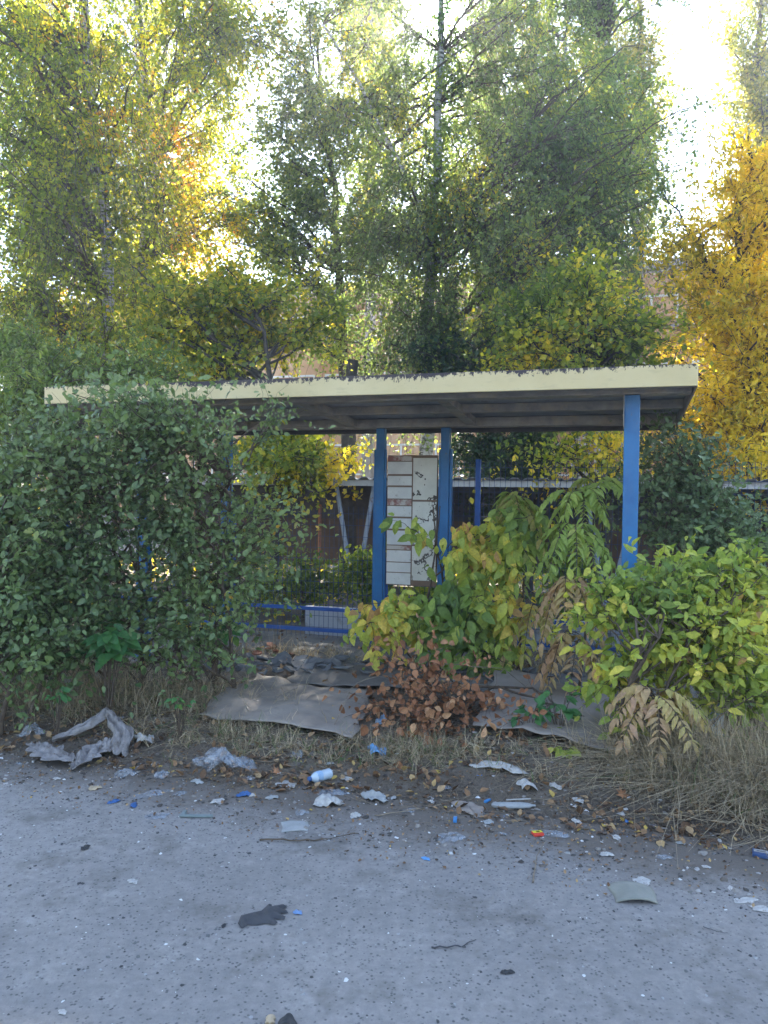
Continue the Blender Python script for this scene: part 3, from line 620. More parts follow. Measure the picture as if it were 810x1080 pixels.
plant('shrub', 'lighter feathery shrub at the left edge rising above the roof end', 'shrub', stems_from((-30, 5, 30, 90), 8.6, .4, 2.2),
      [(10, 440, 8.2, 45, 60, .5, 2), (90, 385, 9, 75, 22, .4, 1.3), (170, 390, 9, 50, 20, .3, .7), (-20, 560, 8, 50, 120, .5, 1.4), (15, 365, 9, 50, 30, .4, .9)],
      LM_PALE, TWIG, 130, 12, 15, .06, tm=LANCE, twl=(.25, .6), droop=.3, tintf=tint_c(.35, .1), rlimb=.01, spread=.03, stemname='stem', crownname='foliage', twigr=.0025, up=.9, group='shrubs round the shelter')
plant('shrub', 'low bushy shrub growing at the far left road side', 'shrub', stems_from((-40, 0, 30), 5.2, .3, .8),
      [(-10, 640, 5.3, 60, 60, .35, 2), (40, 670, 5.2, 45, 28, .3, .8), (0, 530, 5.8, 50, 70, .3, 1.8), (30, 600, 5.5, 40, 60, .3, 1)],
      LM_SHRUB, TWIG, 120, 11, 10, .052, tm=OVAL, twl=(.15, .5), droop=.15, tintf=tint_c(.42, .12), rlimb=.008, spread=.025, stemname='stem', crownname='foliage', twigr=.0022, nb=(0, -.5, .7), group='shrubs round the shelter')
plant('shrub', 'grey green fine leaved shrub under the right end of the roof', 'shrub', stems_from((700, 730, 760), 6.9, .3, 1.5),
      [(715, 500, 6.9, 42, 42, .3, 2), (755, 560, 6.8, 50, 45, .35, 2), (690, 560, 6.9, 30, 60, .3, 1), (790, 610, 6.8, 45, 40, .3, 1.2), (700, 455, 6.7, 18, 20, .15, .35)],
      leaf_mat('grey_green_leaf', [(0, (.08, .13, .065)), (.6, (.16, .23, .12)), (1, (.25, .31, .13))], .25, 1.5), TWIG, 85, 8, 10, .052, tm=OVAL, twl=(.15, .7), droop=.15, tintf=tint_c(.45, .12), rlimb=.008, spread=.025, stemname='stem', crownname='foliage', twigr=.002, up=.8, nb=(0, -.5, .7), group='shrubs round the shelter')
plant('shrub', 'yellow green large leaved shrub in front of the right post', 'shrub', stems_from((650, 690, 730, 780), 4.9, .3, .8, .012),
      [(730, 660, 5.0, 60, 38, .3, 2.0), (685, 622, 5.05, 22, 18, .2, .35), (770, 690, 4.9, 50, 50, .35, 2), (640, 640, 5.0, 18, 28, .15, .4), (655, 710, 4.9, 20, 26, .2, .3), (795, 630, 5.1, 40, 60, .3, 1.3), (745, 605, 5.2, 50, 20, .3, .7), (700, 700, 4.9, 40, 30, .25, .7), (750, 745, 4.8, 30, 20, .25, .3)],
      LM_RBUSH, TWIG, 112, 7, 8, .072, tm=tmpl_oval(.24, .07, curl=-.16), twl=(.15, .5), droop=.25, tintf=lambda p: .50 + .25 * np.sin(p[:, 0] * 4 + 1) * np.sin(p[:, 2] * 5) - .12 * (p[:, 2] > 1.1), rlimb=.006, spread=.02, stemname='stem', crownname='foliage', twigr=.0022, nb=(0, -.7, .7), ns=.6, sm=True, group='shrubs round the shelter')
plant('box_elder_sapling', 'yellowing box elder sapling hanging below the notice board', 'sapling', stems_from((440, 480, 530), 7.0, .3, 1.5, .014),
      [(425, 645, 6.7, 45, 18, .2, 1.3), (500, 635, 6.7, 50, 40, .3, 2.0), (490, 575, 6.8, 22, 32, .15, .55), (535, 565, 6.8, 28, 40, .25, 1.0), (500, 685, 6.6, 60, 18, .25, .9), (425, 565, 6.8, 14, 20, .08, .14), (388, 650, 6.7, 14, 18, .1, .3)],
      LM_ASH, TWIG, 68, 6, 6, .12, tm=tmpl_oval(.25, .08, curl=-.2), twl=(.14, .32), droop=.5, tintf=lambda p: .45 + .28 * np.sin(p[:, 0] * 5 + p[:, 2] * 3), rlimb=.006, spread=.03, stemname='stem', crownname='foliage', twigr=.003, db=(0, -.1, -1.6), nb=(0, -1.3, .5), ns=.5, sm=True, group='saplings inside the shelter')
def pinnate(name, label, cat, base, fronds, mat, leaflet=.09, group=None, stemr=.012):
    """fronds: (start, direction, length, droop, tint)"""
    base = Vector(base); root = thing(name, label, cat, base, group); sets = []; pts = []; dirs = []; tints = []; sizes = []
    top = max((Vector(f[0]) for f in fronds), key=lambda p: p.z)
    stem = resample([base, (base + top) / 2 + Vector((.03, 0, 0)), top], 8); sets.append(tubes_np(stem[None], stemr, stemr * .5, 6))
    for s_, d_, ln, dr, tn in fronds:
        s_ = np.array(s_); d_ = unit(np.array(d_, float)); t = np.linspace(0, 1, 14)[:, None]
        pa = s_ + d_ * ln * t + np.array([0, 0, -1.]) * dr * ln * t ** 2
        sets.append(tubes_np(pa[None], .004, .0015, 4))
        side = unit(np.cross(d_, [0, 0, 1.]))
        for i in range(3, 14):
            ax = unit(pa[min(i, 13)] - pa[i - 1])
            for sg in (-1, 1):
                pts.append(pa[i]); dirs.append(side * sg * 1.0 + ax * .45 + np.array([0, 0, -.45])); tints.append(tn + random.uniform(-.1, .1)); sizes.append(leaflet * (1.15 - .5 * abs(i / 13 - .45)))
        pts.append(pa[-1]); dirs.append(unit(pa[-1] - pa[-2])); tints.append(tn); sizes.append(leaflet)
    tube_obj('stem', sets, TWIG, root)
    leaves('foliage', np.array(pts), LANCE, np.array(sizes), mat, root, np.array(tints), dbias=(0, 0, 0), nbias=(0, -.3, 1.), dspread=.13, nspread=.2, dirs=np.array(dirs), svar=.15, sm=True)
    return root
def frond_set(px, py, Y, n, ln, tn, dr=.6, up=.45, sp=8):
    out = []
    for k in range(n):
        a = 2 * math.pi * (k + random.random() * .5) / n; c = P(px + random.uniform(-sp, sp), py + random.uniform(-sp, sp), Y)
        out.append((c, (math.cos(a), math.sin(a) * .7 - .25, up + random.uniform(-.2, .3)), ln * random.uniform(.8, 1.15), dr * random.uniform(.8, 1.3), tn + random.uniform(-.12, .12)))
    return out
b0 = P(612, 600, 6.1); b0.z = .03
pinnate('sumac_sapling', 'sumac sapling with arching green fronds and brown drooping ones by the right post', 'sapling', b0,
        frond_set(612, 525, 6.1, 10, .29, .42, 1.3) + frond_set(606, 560, 6.0, 10, .31, .40, 1.3) + frond_set(600, 610, 5.95, 10, .30, .85, 1.6, .1) + frond_set(604, 670, 5.9, 9, .28, .9, 1.6, .1) + frond_set(635, 505, 6.3, 5, .28, .45), LM_SUMAC, .095, 'saplings inside the shelter')
b1 = P(548, 600, 7.0); b1.z = .03
pinnate('sumac_sapling', 'tall sumac shoot with long narrow green and yellow leaves right of the board', 'sapling', b1,
        frond_set(545, 525, 7.0, 8, .30, .55, 1.3) + frond_set(540, 580, 6.9, 7, .36, .45, 1.2, .2) + frond_set(560, 640, 6.8, 6, .34, .75, 1.2, .2), LM_SUMAC, .12, 'saplings inside the shelter')
b2 = G(690, 800)
pinnate('sumac_sapling', 'small sumac with reddish brown leaves low in front of the right post', 'sapling', b2,
        frond_set(690, 735, 4.5, 9, .30, .86, .9, .35), LM_SUMAC, .085, 'small plants on the verge')
b3 = G(655, 790)
# small broad leaved plants on the verge
def clump(px, py, Y, n, size, mat, label, rad, tint=.4, group='small plants on the verge', tm=OVAL, leafn=3):
    f = P(px, py, Y); z = float(ground_h(f.x, f.y)); base = Vector((f.x, f.y, z - .01)); root = thing('small_plant', label, 'plant', base, group)
    pa, pts, dirs = [], [], []
    for k in range(n):
        a = random.uniform(0, 2 * math.pi); r_ = rad * random.uniform(.2, 1); top = Vector((f.x + math.cos(a) * r_, f.y + math.sin(a) * r_ * .6, f.z + random.uniform(-.6, 1) * rad * .7))
        top.z = max(top.z, z + .03)
        mid = base.lerp(top, .6) + Vector((0, 0, .03)); pa.append(resample([base, mid, top], 5))
        for j in range(leafn):
            aa = a + (j - (leafn - 1) / 2) * .8; pts.append(top + Vector((0, 0, 0))); dirs.append((math.cos(aa), math.sin(aa) - .3, -.35))
    tube_obj('stem', [tubes_np(np.array(pa), .0035, .002, 4)], TWIG, root)
    leaves('foliage', np.array([list(p) for p in pts]), tm, size, mat, root, tint + rng.normal(size=len(pts)) * .15, dbias=(0, 0, 0), nbias=(0, -.5, 1), dspread=.25, nspread=.3, dirs=np.array(dirs), sm=True)
clump(115, 678, 5.2, 18, .12, LM_FRESH, 'fresh green broad leaved plant under the large left shrub', .17, .35)
clump(228, 672, 6.2, 14, .12, LM_FRESH, 'green broad leaved plant hanging by the left rear post', .17, .55)
clump(590, 745, 4.9, 12, .07, LM_FRESH, 'fresh green seedling on the right carpet sheet', .14, .3)
clump(560, 755, 4.9, 9, .075, LM_FRESH, 'green seedling beside the dead leafy branch', .10, .3)
clump(660, 770, 4.6, 9, .07, LM_RBUSH, 'small yellow green plant between the right post and the dry grass', .12, .4)
clump(595, 800, 4.6, 9, .06, LM_RBUSH, 'tiny yellow green plant in front of the right carpet sheet', .07, .5)
clump(60, 735, 4.9, 10, .05, LM_FRESH, 'small green weed in the dry grass at the left', .08, .4)
clump(190, 742, 4.9, 10, .045, LM_FRESH, 'small green weed just left of the big carpet sheet', .08, .5)
clump(205, 660, 6.0, 8, .09, LM_YEL, 'yellow leaved sprig at the foot of the left shrub', .1, .5)
# sprig hanging over the roof edge
for px, py, Y, k in ((303, 440, 6.05, 0), (283, 425, 6.1, 1), (268, 440, 6.15, 2)):
    pass
#LITTER
# ------------------------------------------------------------------ dry grass, fallen leaves, debris (uncountable)
def straw(name, stops, trans=.15): return leaf_mat(name, stops, trans, 1.3, rough=.75, ty=(1, .95, .7))
STRAW = straw('straw', [(0, (.10, .08, .06)), (.35, (.27, .215, .15)), (.75, (.45, .37, .26)), (.93, (.52, .45, .33)), (1, (.08, .15, .04))])
def uvpts(regs):
    out = []
    for (px, py, ru, rv, n) in regs:
        g = G(px, py); u0, v0 = uv(g); out.append(np.stack([u0 + rng.normal(size=n) * ru, v0 + rng.normal(size=n) * rv], 1))
    return np.concatenate(out)
def to_world(q):
    x = R0.x + U.x * q[:, 0] + V.x * q[:, 1]; y = R0.y + U.y * q[:, 0] + V.y * q[:, 1]; return np.stack([x, y, ground_h(x, y)], 1)
def grass(name, label, regs, lmin, lmax, lean=.8, wid=.0032, green=0., sweep=(0, 0), maxv=99):
    q = uvpts(regs); q = q[(q[:, 1] > -2.05) & (q[:, 1] < maxv)]
    # tufts: pull blades towards tuft centres
    nt_ = max(6, len(q) // 45); ce = q[rng.integers(0, len(q), nt_)]; d2 = ((q[:, None] - ce[None]) ** 2).sum(2); q = q + (ce[d2.argmin(1)] - q) * rng.uniform(0, .92, (len(q), 1))
    b = to_world(q); b[:, 2] -= .008; N = len(b); K = 5
    a = rng.uniform(0, 2 * math.pi, N); ln = rng.uniform(lmin, lmax, N) * rng.uniform(.5, 1, N)
    le = np.minimum(rng.uniform(.15, 1.2, N) * lean, 1.3); hd = np.stack([np.cos(a) + sweep[0], np.sin(a) + sweep[1], np.zeros(N)], 1)
    t = np.linspace(0, 1, K)[None, :, None]
    path = b[:, None] + (np.array([0, 0, 1.]) * (ln * np.sqrt(np.maximum(1 - .55 * le ** 2, .08)))[:, None])[:, None] * (t - .55 * t ** 2 * le[:, None, None]) + (hd * (ln * le)[:, None])[:, None] * t ** 1.5
    path[:, 1:] += rng.normal(size=(N, K - 1, 3)) * .010
    gz = ground_h(path[..., 0], path[..., 1]) + .003; path[..., 2] = np.maximum(path[..., 2], gz)
    sd_ = unit(np.cross(hd, [0, 0, 1.]) + rng.normal(size=(N, 3)) * .4); w_ = (wid * rng.uniform(.6, 1.4, N))[:, None, None] * (1 - .85 * t)
    co = np.stack([path - sd_[:, None] * w_, path + sd_[:, None] * w_], 2).reshape(-1, 3)
    idx = np.arange(N * K * 2).reshape(N, K, 2); qd = np.stack([idx[:, :-1, 0], idx[:, :-1, 1], idx[:, 1:, 1], idx[:, 1:, 0]], -1).reshape(-1, 4)
    tint = np.clip(rng.normal(.5, .2, N), 0, .92); tint = np.where(rng.uniform(size=N) < green, 1., tint)
    o = link(name, npmesh(name, co, qd.ravel(), np.full(len(qd), 4), np.repeat(tint, K - 1)), STRAW)
    return props(o, label, 'grass', kind='stuff')
grass('dry_grass', 'dry tangled grass under the bushes along the left edge', [(30, 735, .5, .22, 2600), (120, 740, .5, .22, 2400), (210, 735, .35, .2, 1000), (60, 705, .5, .15, 1200), (270, 690, .5, .1, 400)], .12, .50, 1.25, green=.06, wid=.0026, sweep=(.1,-.3))
grass('dry_grass', 'thin dry grass in front of the carpet sheets and dead branch', [(300, 790, .40, .10, 700), (430, 795, .22, .10, 1300), (250, 775, .2, .1, 400), (490, 790, .25, .08, 500), (560, 815, .3, .06, 150), (190, 780, .5, .12, 500)], .05, .27, 1.25, green=.12, wid=.0024)
grass('dry_grass', 'thick clump of pale dry grass at the right edge', [(790, 815, .26, .20, 4600), (730, 815, .22, .15, 2300), (680, 800, .15, .12, 800), (800, 765, .3, .15, 2600), (870, 840, .3, .25, 2500), (640, 800, .15, .06, 150)], .14, .60, 1.15, green=.03, sweep=(-.45, -.35), wid=.0026)
grass('dry_grass', 'sparse dry stalks between the shelter floor and the fence', [(600, 710, .5, .12, 700), (520, 705, .4, .1, 400), (360, 695, .5, .08, 350)], .08, .3, .8)
FALL = leaf_mat('fallen_leaf', [(0, (.045, .028, .02)), (.35, (.13, .075, .045)), (.6, (.25, .15, .085)), (.82, (.36, .25, .15)), (1, (.42, .30, .08))], .12, 1.2, rough=.8, ty=(1, .8, .6))
CURL = (lambda v, f: (v * np.array([1, 1, 1]) + np.stack([0 * v[:, 0], 0 * v[:, 0], 1.1 * v[:, 0] ** 2 + .35 * (v[:, 1] - .5) ** 2], 1), f))(*tmpl_oval(.33, .08))
def scatter_leaves(name, label, n, v0, v1, sz, mat=FALL, u0=-1.6, u1=7.5, pw=1., z=.004):
    q = np.stack([rng.uniform(u0, u1, n), v0 + (v1 - v0) * rng.uniform(size=n) ** pw], 1)
    keep = vnoise(q[:, 0] * 1.6, q[:, 1] * 2.3, 5) > rng.uniform(-1.2, .5, n); q = q[keep]
    b = to_world(q); b[:, 2] = np.maximum(b[:, 2], 0) + z
    o = leaves(name, b, CURL, sz, mat, None, np.clip(rng.normal(.5, .24, len(b)), 0, 1), dbias=(0, 0, 0), nbias=(0, 0, 2.2), dspread=1., nspread=.5, svar=.5, sm=True)
    # keep leaf axis near horizontal
    return props(o, label, 'fallen leaves', kind='stuff')
def flat_scatter(n, v0, v1, u0, u1, pw=1., clump=1.):
    q = np.stack([rng.uniform(u0, u1, n), v0 + (v1 - v0) * rng.uniform(size=n) ** pw], 1)
    if clump: q = q[vnoise(q[:, 0] * 1.6, q[:, 1] * 2.3, 3) > rng.uniform(-1.3, .6, len(q))]
    return to_world(q)
scatter_leaves('fallen_leaves', 'brown and tan fallen leaves strewn over the verge', 9000, -2.12, -.3, .038, pw=1.2)
scatter_leaves('fallen_leaves', 'fallen leaves lying on the shelter floor', 900, -.3, 1.9, .05, z=.03)
scatter_leaves('fallen_leaves', 'crumbled leaf bits along the road edge', 9000, -2.75, -1.3, .015, pw=.7)
def shards(name, label, n, v0, v1, u0, u1, s0, s1, stops, pw=1., flat=.35, cat='debris', clump=1.):
    b = flat_scatter(n, v0, v1, u0, u1, pw, clump); b[:, 2] = np.maximum(b[:, 2], 0); N = len(b)
    t = np.array([[1, 0, 0], [.3, .9, 0], [-.8, .5, 0], [-.7, -.6, 0], [.2, -1, 0], [.7, .1, 1], [.1, .6, 1], [-.5, .3, 1], [-.4, -.4, 1], [.2, -.6, 1]])
    f = [[0, 1, 6, 5], [1, 2, 7, 6], [2, 3, 8, 7], [3, 4, 9, 8], [4, 0, 5, 9], [5, 6, 7, 8, 9]]
    v = t[None] * np.stack([rng.uniform(.5, 1.3, N), rng.uniform(.4, 1.1, N), rng.uniform(.3, 1, N) * flat], 1)[:, None] + rng.normal(size=(N, 10, 3)) * .12
    a = rng.uniform(0, 6.283, N); ca, sa = np.cos(a)[:, None], np.sin(a)[:, None]
    x = v[..., 0] * ca - v[..., 1] * sa; y = v[..., 0] * sa + v[..., 1] * ca
    s = (s0 * (s1 / s0) ** (rng.uniform(size=N) ** 1.8))[:, None, None]
    co = (b[:, None] + np.stack([x, y, v[..., 2]], -1) * s).reshape(-1, 3); base = (np.arange(N) * 10)[:, None]
    flat_ = np.concatenate([np.array(q_)[None] + base for q_ in f], 1).ravel()
    me = npmesh(name, co, flat_, np.tile([len(q_) for q_ in f], N), np.repeat(rng.uniform(size=N), 6))
    m, n_, o = newmat(name + '_mat'); at = n_.nodes.new('ShaderNodeAttribute'); at.attribute_name = 'tint'
    r = n_.nodes.new('ShaderNodeValToRGB'); r.color_ramp.interpolation = 'CONSTANT'; e = r.color_ramp.elements
    while len(e) < len(stops): e.new(.5)
    for el, (p_, c_) in zip(e, stops): el.position = p_; el.color = (*c_, 1)
    n_.links.new(at.outputs['Fac'], r.inputs[0]); pbr(n_, o, r.outputs[0], .85)
    return props(link(name, me, m), label, cat, kind='stuff')
shards('debris', 'small chips, scraps and stones littering the verge', 9500, -2.55, -.4, -1.6, 7.6, .004, .026, [(0, (.05, .042, .036)), (.3, (.12, .10, .085)), (.6, (.22, .2, .18)), (.85, (.40, .38, .36)), (.965, (.6, .6, .6)), (.99, (.08, .2, .45))], pw=.9)
shards('gravel', 'tiny dark and pale stone chips on the asphalt', 9000, -5.6, -2.0, -1.5, 6.8, .0024, .0105, [(0, (.05, .05, .052)), (.45, (.12, .12, .12)), (.75, (.28, .28, .28)), (.92, (.55, .55, .54))], pw=.55, flat=.4, cat='gravel')
shards('gravel', 'loose grit along the crumbling road edge', 4200, -2.6, -1.9, -1.5, 7.6, .003, .014, [(0, (.06, .055, .05)), (.4, (.14, .13, .12)), (.8, (.30, .29, .28)), (.96, (.55, .55, .54))], pw=1, flat=.5, cat='gravel', clump=0)
def twigs(label, n, v0, v1, l0, l1, r=.0017):
    b = flat_scatter(n, v0, v1, -1.5, 7.4); N = len(b); a = rng.uniform(0, 6.283, N); ln = rng.uniform(l0, l1, N) * rng.uniform(.4, 1, N)
    t = np.linspace(-.5, .5, 4)[None, :, None]; d = np.stack([np.cos(a), np.sin(a), 0 * a], 1)
    p_ = b[:, None] + d[:, None] * ln[:, None, None] * t + rng.normal(size=(N, 4, 3)) * (ln * .05)[:, None, None]
    p_[..., 2] = np.maximum(ground_h(p_[..., 0], p_[..., 1]), 0) + .004 + np.abs(p_[..., 2] - b[:, None, 2]) * 1.2
    return props(tube_obj('twigs', [tubes_np(p_, r, r * .4, 4)], STRAWT, None), label, 'twigs', kind='stuff')
STRAWT = rough_mat('dry_twig', (.10, .075, .055), (.27, .22, .16), 12, .85)
twigs('dry stalks and twigs lying flat on the verge', 2600, -2.15, -.6, .05, .34)
twigs('hair thin bits of straw along the road edge', 900, -2.5, -1.8, .02, .10, .001)
# ------------------------------------------------------------------ carpet sheets and rubble
def patch(name, label, cat, corners, nx, ny, mat, amp=.02, lift=.03, thick=.006, ragged=.02, group=None, freq=6, fold=None):
    c = [G(*p) for p in corners]; m_ = MB(); sd = random.uniform(0, 9)
    for j in range(ny + 1):
        for i in range(nx + 1):
            s, t = i / nx, j / ny; p = (c[0] * (1 - s) + c[1] * s) * (1 - t) + (c[3] * (1 - s) + c[2] * s) * t
            edge = min(s, 1 - s, t, 1 - t)
            if edge < .01: p = p + Vector((math.sin(s * 23 + t * 17 + sd), math.cos(s * 19 - t * 29 + sd), 0)) * ragged * (.5 + random.random() * .6)
            z = max(0, float(ground_h(p.x, p.y))) + lift + amp * (math.sin(p.x * freq + sd) * math.cos(p.y * freq * .8 + sd) + .4 * math.sin(p.x * freq * 2.7 - p.y * freq * 2.1 + sd))
            if fold: z += fold(s, t)
            m_.v.append(Vector((p.x, p.y, z)))
    w_ = nx + 1
    for j in range(ny):
        for i in range(nx): m_.f.append([j * w_ + i, j * w_ + i + 1, (j + 1) * w_ + i + 1, (j + 1) * w_ + i])
    o = m_.build(name, mat, None, sm=True); k = o.modifiers.new('s', 'SOLIDIFY'); k.thickness = thick; k.offset = 0
    return props(o, label, cat, group)
CARPET = rough_mat('old_linoleum', (.17, .145, .125), (.27, .235, .205), 2.5, .8, .35, (.12, .105, .095), 1.6)
patch('carpet_sheet', 'large greyish brown linoleum sheet lying in front of the shelter floor', 'carpet sheet', [(208, 760), (272, 716), (392, 736), (374, 786)], 26, 16, CARPET, .014, .045, group='old linoleum sheets', fold=lambda s, t: .05 * (1 - t) * math.exp(-((s - .35) / .25) ** 2))
patch('carpet_sheet', 'greyish brown linoleum sheet at the right, behind the green seedlings', 'carpet sheet', [(500, 775), (525, 712), (645, 742), (652, 806)], 26, 16, CARPET, .016, .075, group='old linoleum sheets')
patch('carpet_sheet', 'flat dark sheet on the shelter floor behind the large linoleum sheet', 'carpet sheet', [(300, 722), (330, 702), (440, 706), (430, 730)], 20, 8, rough_mat('dark_linoleum', (.09, .08, .075), (.15, .135, .12), 3, .85, .3), .008, .03, group='old linoleum sheets')
SLATE = rough_mat('broken_slate', (.07, .075, .085), (.17, .175, .185), 9, .85, .6)
def heap(name, label, px, py, n, sx, sy, s0, s1, mat):
    g0 = G(px, py); m_ = MB()
    for k in range(n):
        p = Vector((g0.x + random.gauss(0, sx), g0.y + random.gauss(0, sy), 0)); hh = max(0, 1 - abs(p.x - g0.x) / (2.2 * sx))
        p.z = max(.085, float(ground_h(p.x, p.y))) + random.uniform(.0, .07) * hh
        e = Matrix.Rotation(random.uniform(0, 6.28), 3, 'Z') @ Matrix.Rotation(random.gauss(0, .38), 3, 'X') @ Matrix.Rotation(random.gauss(0, .3), 3, 'Y')
        s_ = random.uniform(s0, s1); nn_ = random.randint(4, 6); th = random.uniform(.008, .022); b_ = len(m_.v); ring = []
        for i in range(nn_):
            a_ = 6.283 * i / nn_ + random.uniform(-.3, .3); ring.append((math.cos(a_) * s_ * random.uniform(.6, 1.1), math.sin(a_) * s_ * random.uniform(.4, .8)))
        for z_ in (0, th):
            for x_, y_ in ring: m_.v.append(p + e @ Vector((x_, y_, z_)))
        m_.f.append([b_ + i for i in range(nn_)][::-1]); m_.f.append([b_ + nn_ + i for i in range(nn_)])
        for i in range(nn_): m_.f.append([b_ + i, b_ + (i + 1) % nn_, b_ + nn_ + (i + 1) % nn_, b_ + nn_ + i])
    return props(m_.build(name, mat, None, .002), label, 'rubble', kind='stuff')
heap('rubble', 'broken grey slates heaped on the shelter floor left of the board', 350, 706, 60, .42, .16, .04, .13, SLATE)
heap('rubble', 'dark rubble at the foot of the left shrub', 270, 706, 34, .28, .14, .03, .1, SLATE)
heap('rubble', 'grey slate pieces below the box elder', 470, 708, 26, .45, .14, .03, .1, SLATE)
heap('rubble', 'reddish brick crumbs by the left rear post', 285, 690, 9, .14, .08, .03, .07, rough_mat('brick_crumb', (.24, .09, .06), (.33, .14, .09), 9, .9, .5))
heap('rubble', 'broken grey slates among the grass behind the right linoleum sheet', 570, 716, 22, .3, .12, .04, .11, SLATE)
# ------------------------------------------------------------------ dead branches
b_ = G(470, 765)
plant('dead_branch', 'fallen branch with curled reddish brown leaves in front of the shelter', 'branch', [([tuple(b_), tuple(G(520, 740, .12)), tuple(G(600, 760, .07))], .014, .006)],
      [(425, 722, 5.5, 30, 20, .25, 1.4), (470, 730, 5.3, 55, 22, .25, 1.4), (410, 750, 5.2, 32, 16, .2, 1.2), (515, 735, 5.4, 30, 18, .2, 1), (450, 765, 5.0, 50, 12, .2, 1), (425, 705, 5.7, 10, 10, .1, .3), (535, 765, 5.0, 25, 12, .15, .4)],
      LM_DEAD, TWIG, 42, 5, 5, .055, tm=CURL, twl=(.1, .55), droop=.1, tintf=tint_c(.5, .1), rlimb=.005, spread=.025, stemname='stem', crownname='foliage', twigr=.002, up=.2, sm=True, db=(0, 0, -.3), nb=(0, -.6, .4))
def stick(label, pts, r, mat=None, name='stick'):
    q = resample([list(p) for p in pts], 14); q[1:-1] += rng.normal(size=(12, 3)) * r * .7
    b = Vector(q[0]); o = tube_obj(name, [tubes_np(q[None], r, r * .4, 7)], mat or TWIG, None)
    return props(o, label, 'stick')
stick('crooked brown branch lying across the right linoleum sheet', [G(505, 738, .10), G(560, 742, .12), G(600, 765, .09), G(645, 775, .06)], .011)
stick('thin dry stem arching over the dead leafy branch', [G(440, 745, .05), P(470, 700, 5.6), P(530, 705, 5.5), G(560, 735, .05)], .004, STRAWT)
stick('thin bare twig arching in front of the dead leaves', [G(350, 775, .03), P(372, 722, 5.4), P(400, 712, 5.5), G(430, 735, .1)], .0035, STRAWT)
stick('long thin dark stick lying on the road near the bottle', [G(274, 887, .006), G(310, 889, .01), G(345, 886, .008), G(378, 880, .006)], .0045)
stick('black bent twig lying on the road right of the glove', [G(455, 1000, .004), G(475, 1000, .006), G(490, 997, .004), G(502, 992, .004)], .0032, DSTEEL)
stick('thin straight stalk on the soil in front of the dead branch', [G(395, 862, .01), G(430, 858, .014), G(468, 850, .01)], .0035, STRAWT)
stick('dry forked root lying on the road edge below the red packet', [G(562, 932, .006), G(566, 905, .012), G(575, 890, .01)], .0035, STRAWT)
stick('hair thin dark wire on the road at the right', [G(742, 978, .004), G(755, 984, .006), G(768, 985, .004)], .0016, DSTEEL)
# ------------------------------------------------------------------ litter
def pl(name, c, rough=.5, **k):
    m, n, o = newmat(name); a = noise(n, 14, 4, .7); col = ramp(n, a, [(.25, tuple(x * .72 for x in c)), (.7, c)]); pbr(n, o, col, rough, a, .2, .004, **k); return m
WPLA = rough_mat('white_scrap', (.26, .25, .24), (.46, .45, .43), 30, .6, .2, (.16, .14, .12), 22, t3=(.56, .68)); GCLOTH = rough_mat('grey_cloth', (.17, .155, .15), (.33, .31, .305), 16, .95, .6, (.12, .10, .085), 9); BPLA = pl('blue_scrap', (.03, .10, .27)); GPLA = pl('grey_scrap', (.30, .31, .31), .7)
OLIVE = pl('olive_grey_scrap', (.22, .22, .19), .7); BROWNP = pl('brown_card', (.26, .22, .19), .9); TAN = pl('tan_scrap', (.42, .33, .22), .8); BLACKP = pl('black_scrap', (.03, .03, .032), .6)
def film():
    m, n, o = newmat('clear_film'); b = n.nodes.new('ShaderNodeBsdfPrincipled'); b.inputs['Base Color'].default_value = (.40, .44, .50, 1); b.inputs['Roughness'].default_value = .35
    t = n.nodes.new('ShaderNodeBsdfTransparent'); x = n.nodes.new('ShaderNodeMixShader'); f = noise(n, 30, 4, .7); n.links.new(mrange(n, f, .4, .75, .06, .42), x.inputs[0])
    n.links.new(t.outputs[0], x.inputs[1]); n.links.new(b.outputs[0], x.inputs[2]); n.links.new(x.outputs[0], o.inputs[0]); return m
FILM = film()
def scrap(name, label, cat, px, py, w_, d_, mat, crum=.25, rot=None, n=9, lift=.004, thick=.0012, bend=0, group=None, outline=None):
    c = G(px, py); m_ = MB(); n = max(n, 12); rot = random.uniform(0, 6.28) if rot is None else R(rot); sd = random.uniform(0, 50); z0 = []
    for j in range(n + 1):
        for i in range(n + 1):
            s, t = i / n * 2 - 1, j / n * 2 - 1
            a = math.atan2(t, s); k = (1 + .22 * math.sin(a * 2 + sd) + .12 * math.sin(a * 5 + sd * 2)) / max(1, math.hypot(s, t) ** .5)
            if crum < .02: k = 1 + .06 * math.sin(a * 3 + sd)
            x, y = s * w_ / 2 * k, t * d_ / 2 * k
            z = crum * min(w_, d_) * .75 * (max(0, 1 - (s * s + t * t) * .45)) * (.5 + .5 * math.sin(s * 3.1 + t * 1.3 + sd) + .45 * abs(math.sin(t * 4.3 - s * 2.1 + sd * 1.7)) + .3 * math.sin(s * 7 + t * 5 + sd * 3) + random.uniform(0, .25))
            z += bend * (1 - s * s)
            m_.v.append(Vector((x * math.cos(rot) - y * math.sin(rot), x * math.sin(rot) + y * math.cos(rot), z + lift)))
    for j in range(n):
        for i in range(n): m_.f.append([j * (n + 1) + i, j * (n + 1) + i + 1, (j + 1) * (n + 1) + i + 1, (j + 1) * (n + 1) + i])
    gz = max(0, float(ground_h(c.x, c.y))); zz = min(v.z for v in m_.v)
    me = m_.mesh(name)
    if crum < .15 or crum > .3: smooth(me)
    o = link(name, me, mat); o.location = (c.x, c.y, gz - zz + lift * .5)
    k = o.modifiers.new('s', 'SOLIDIFY'); k.thickness = thick; return props(o, label, cat, group)
def px2m(px, py): return abs(CAMLOC.y - G(px, py).y) / FPX
S_ = lambda py: px2m(405, py)
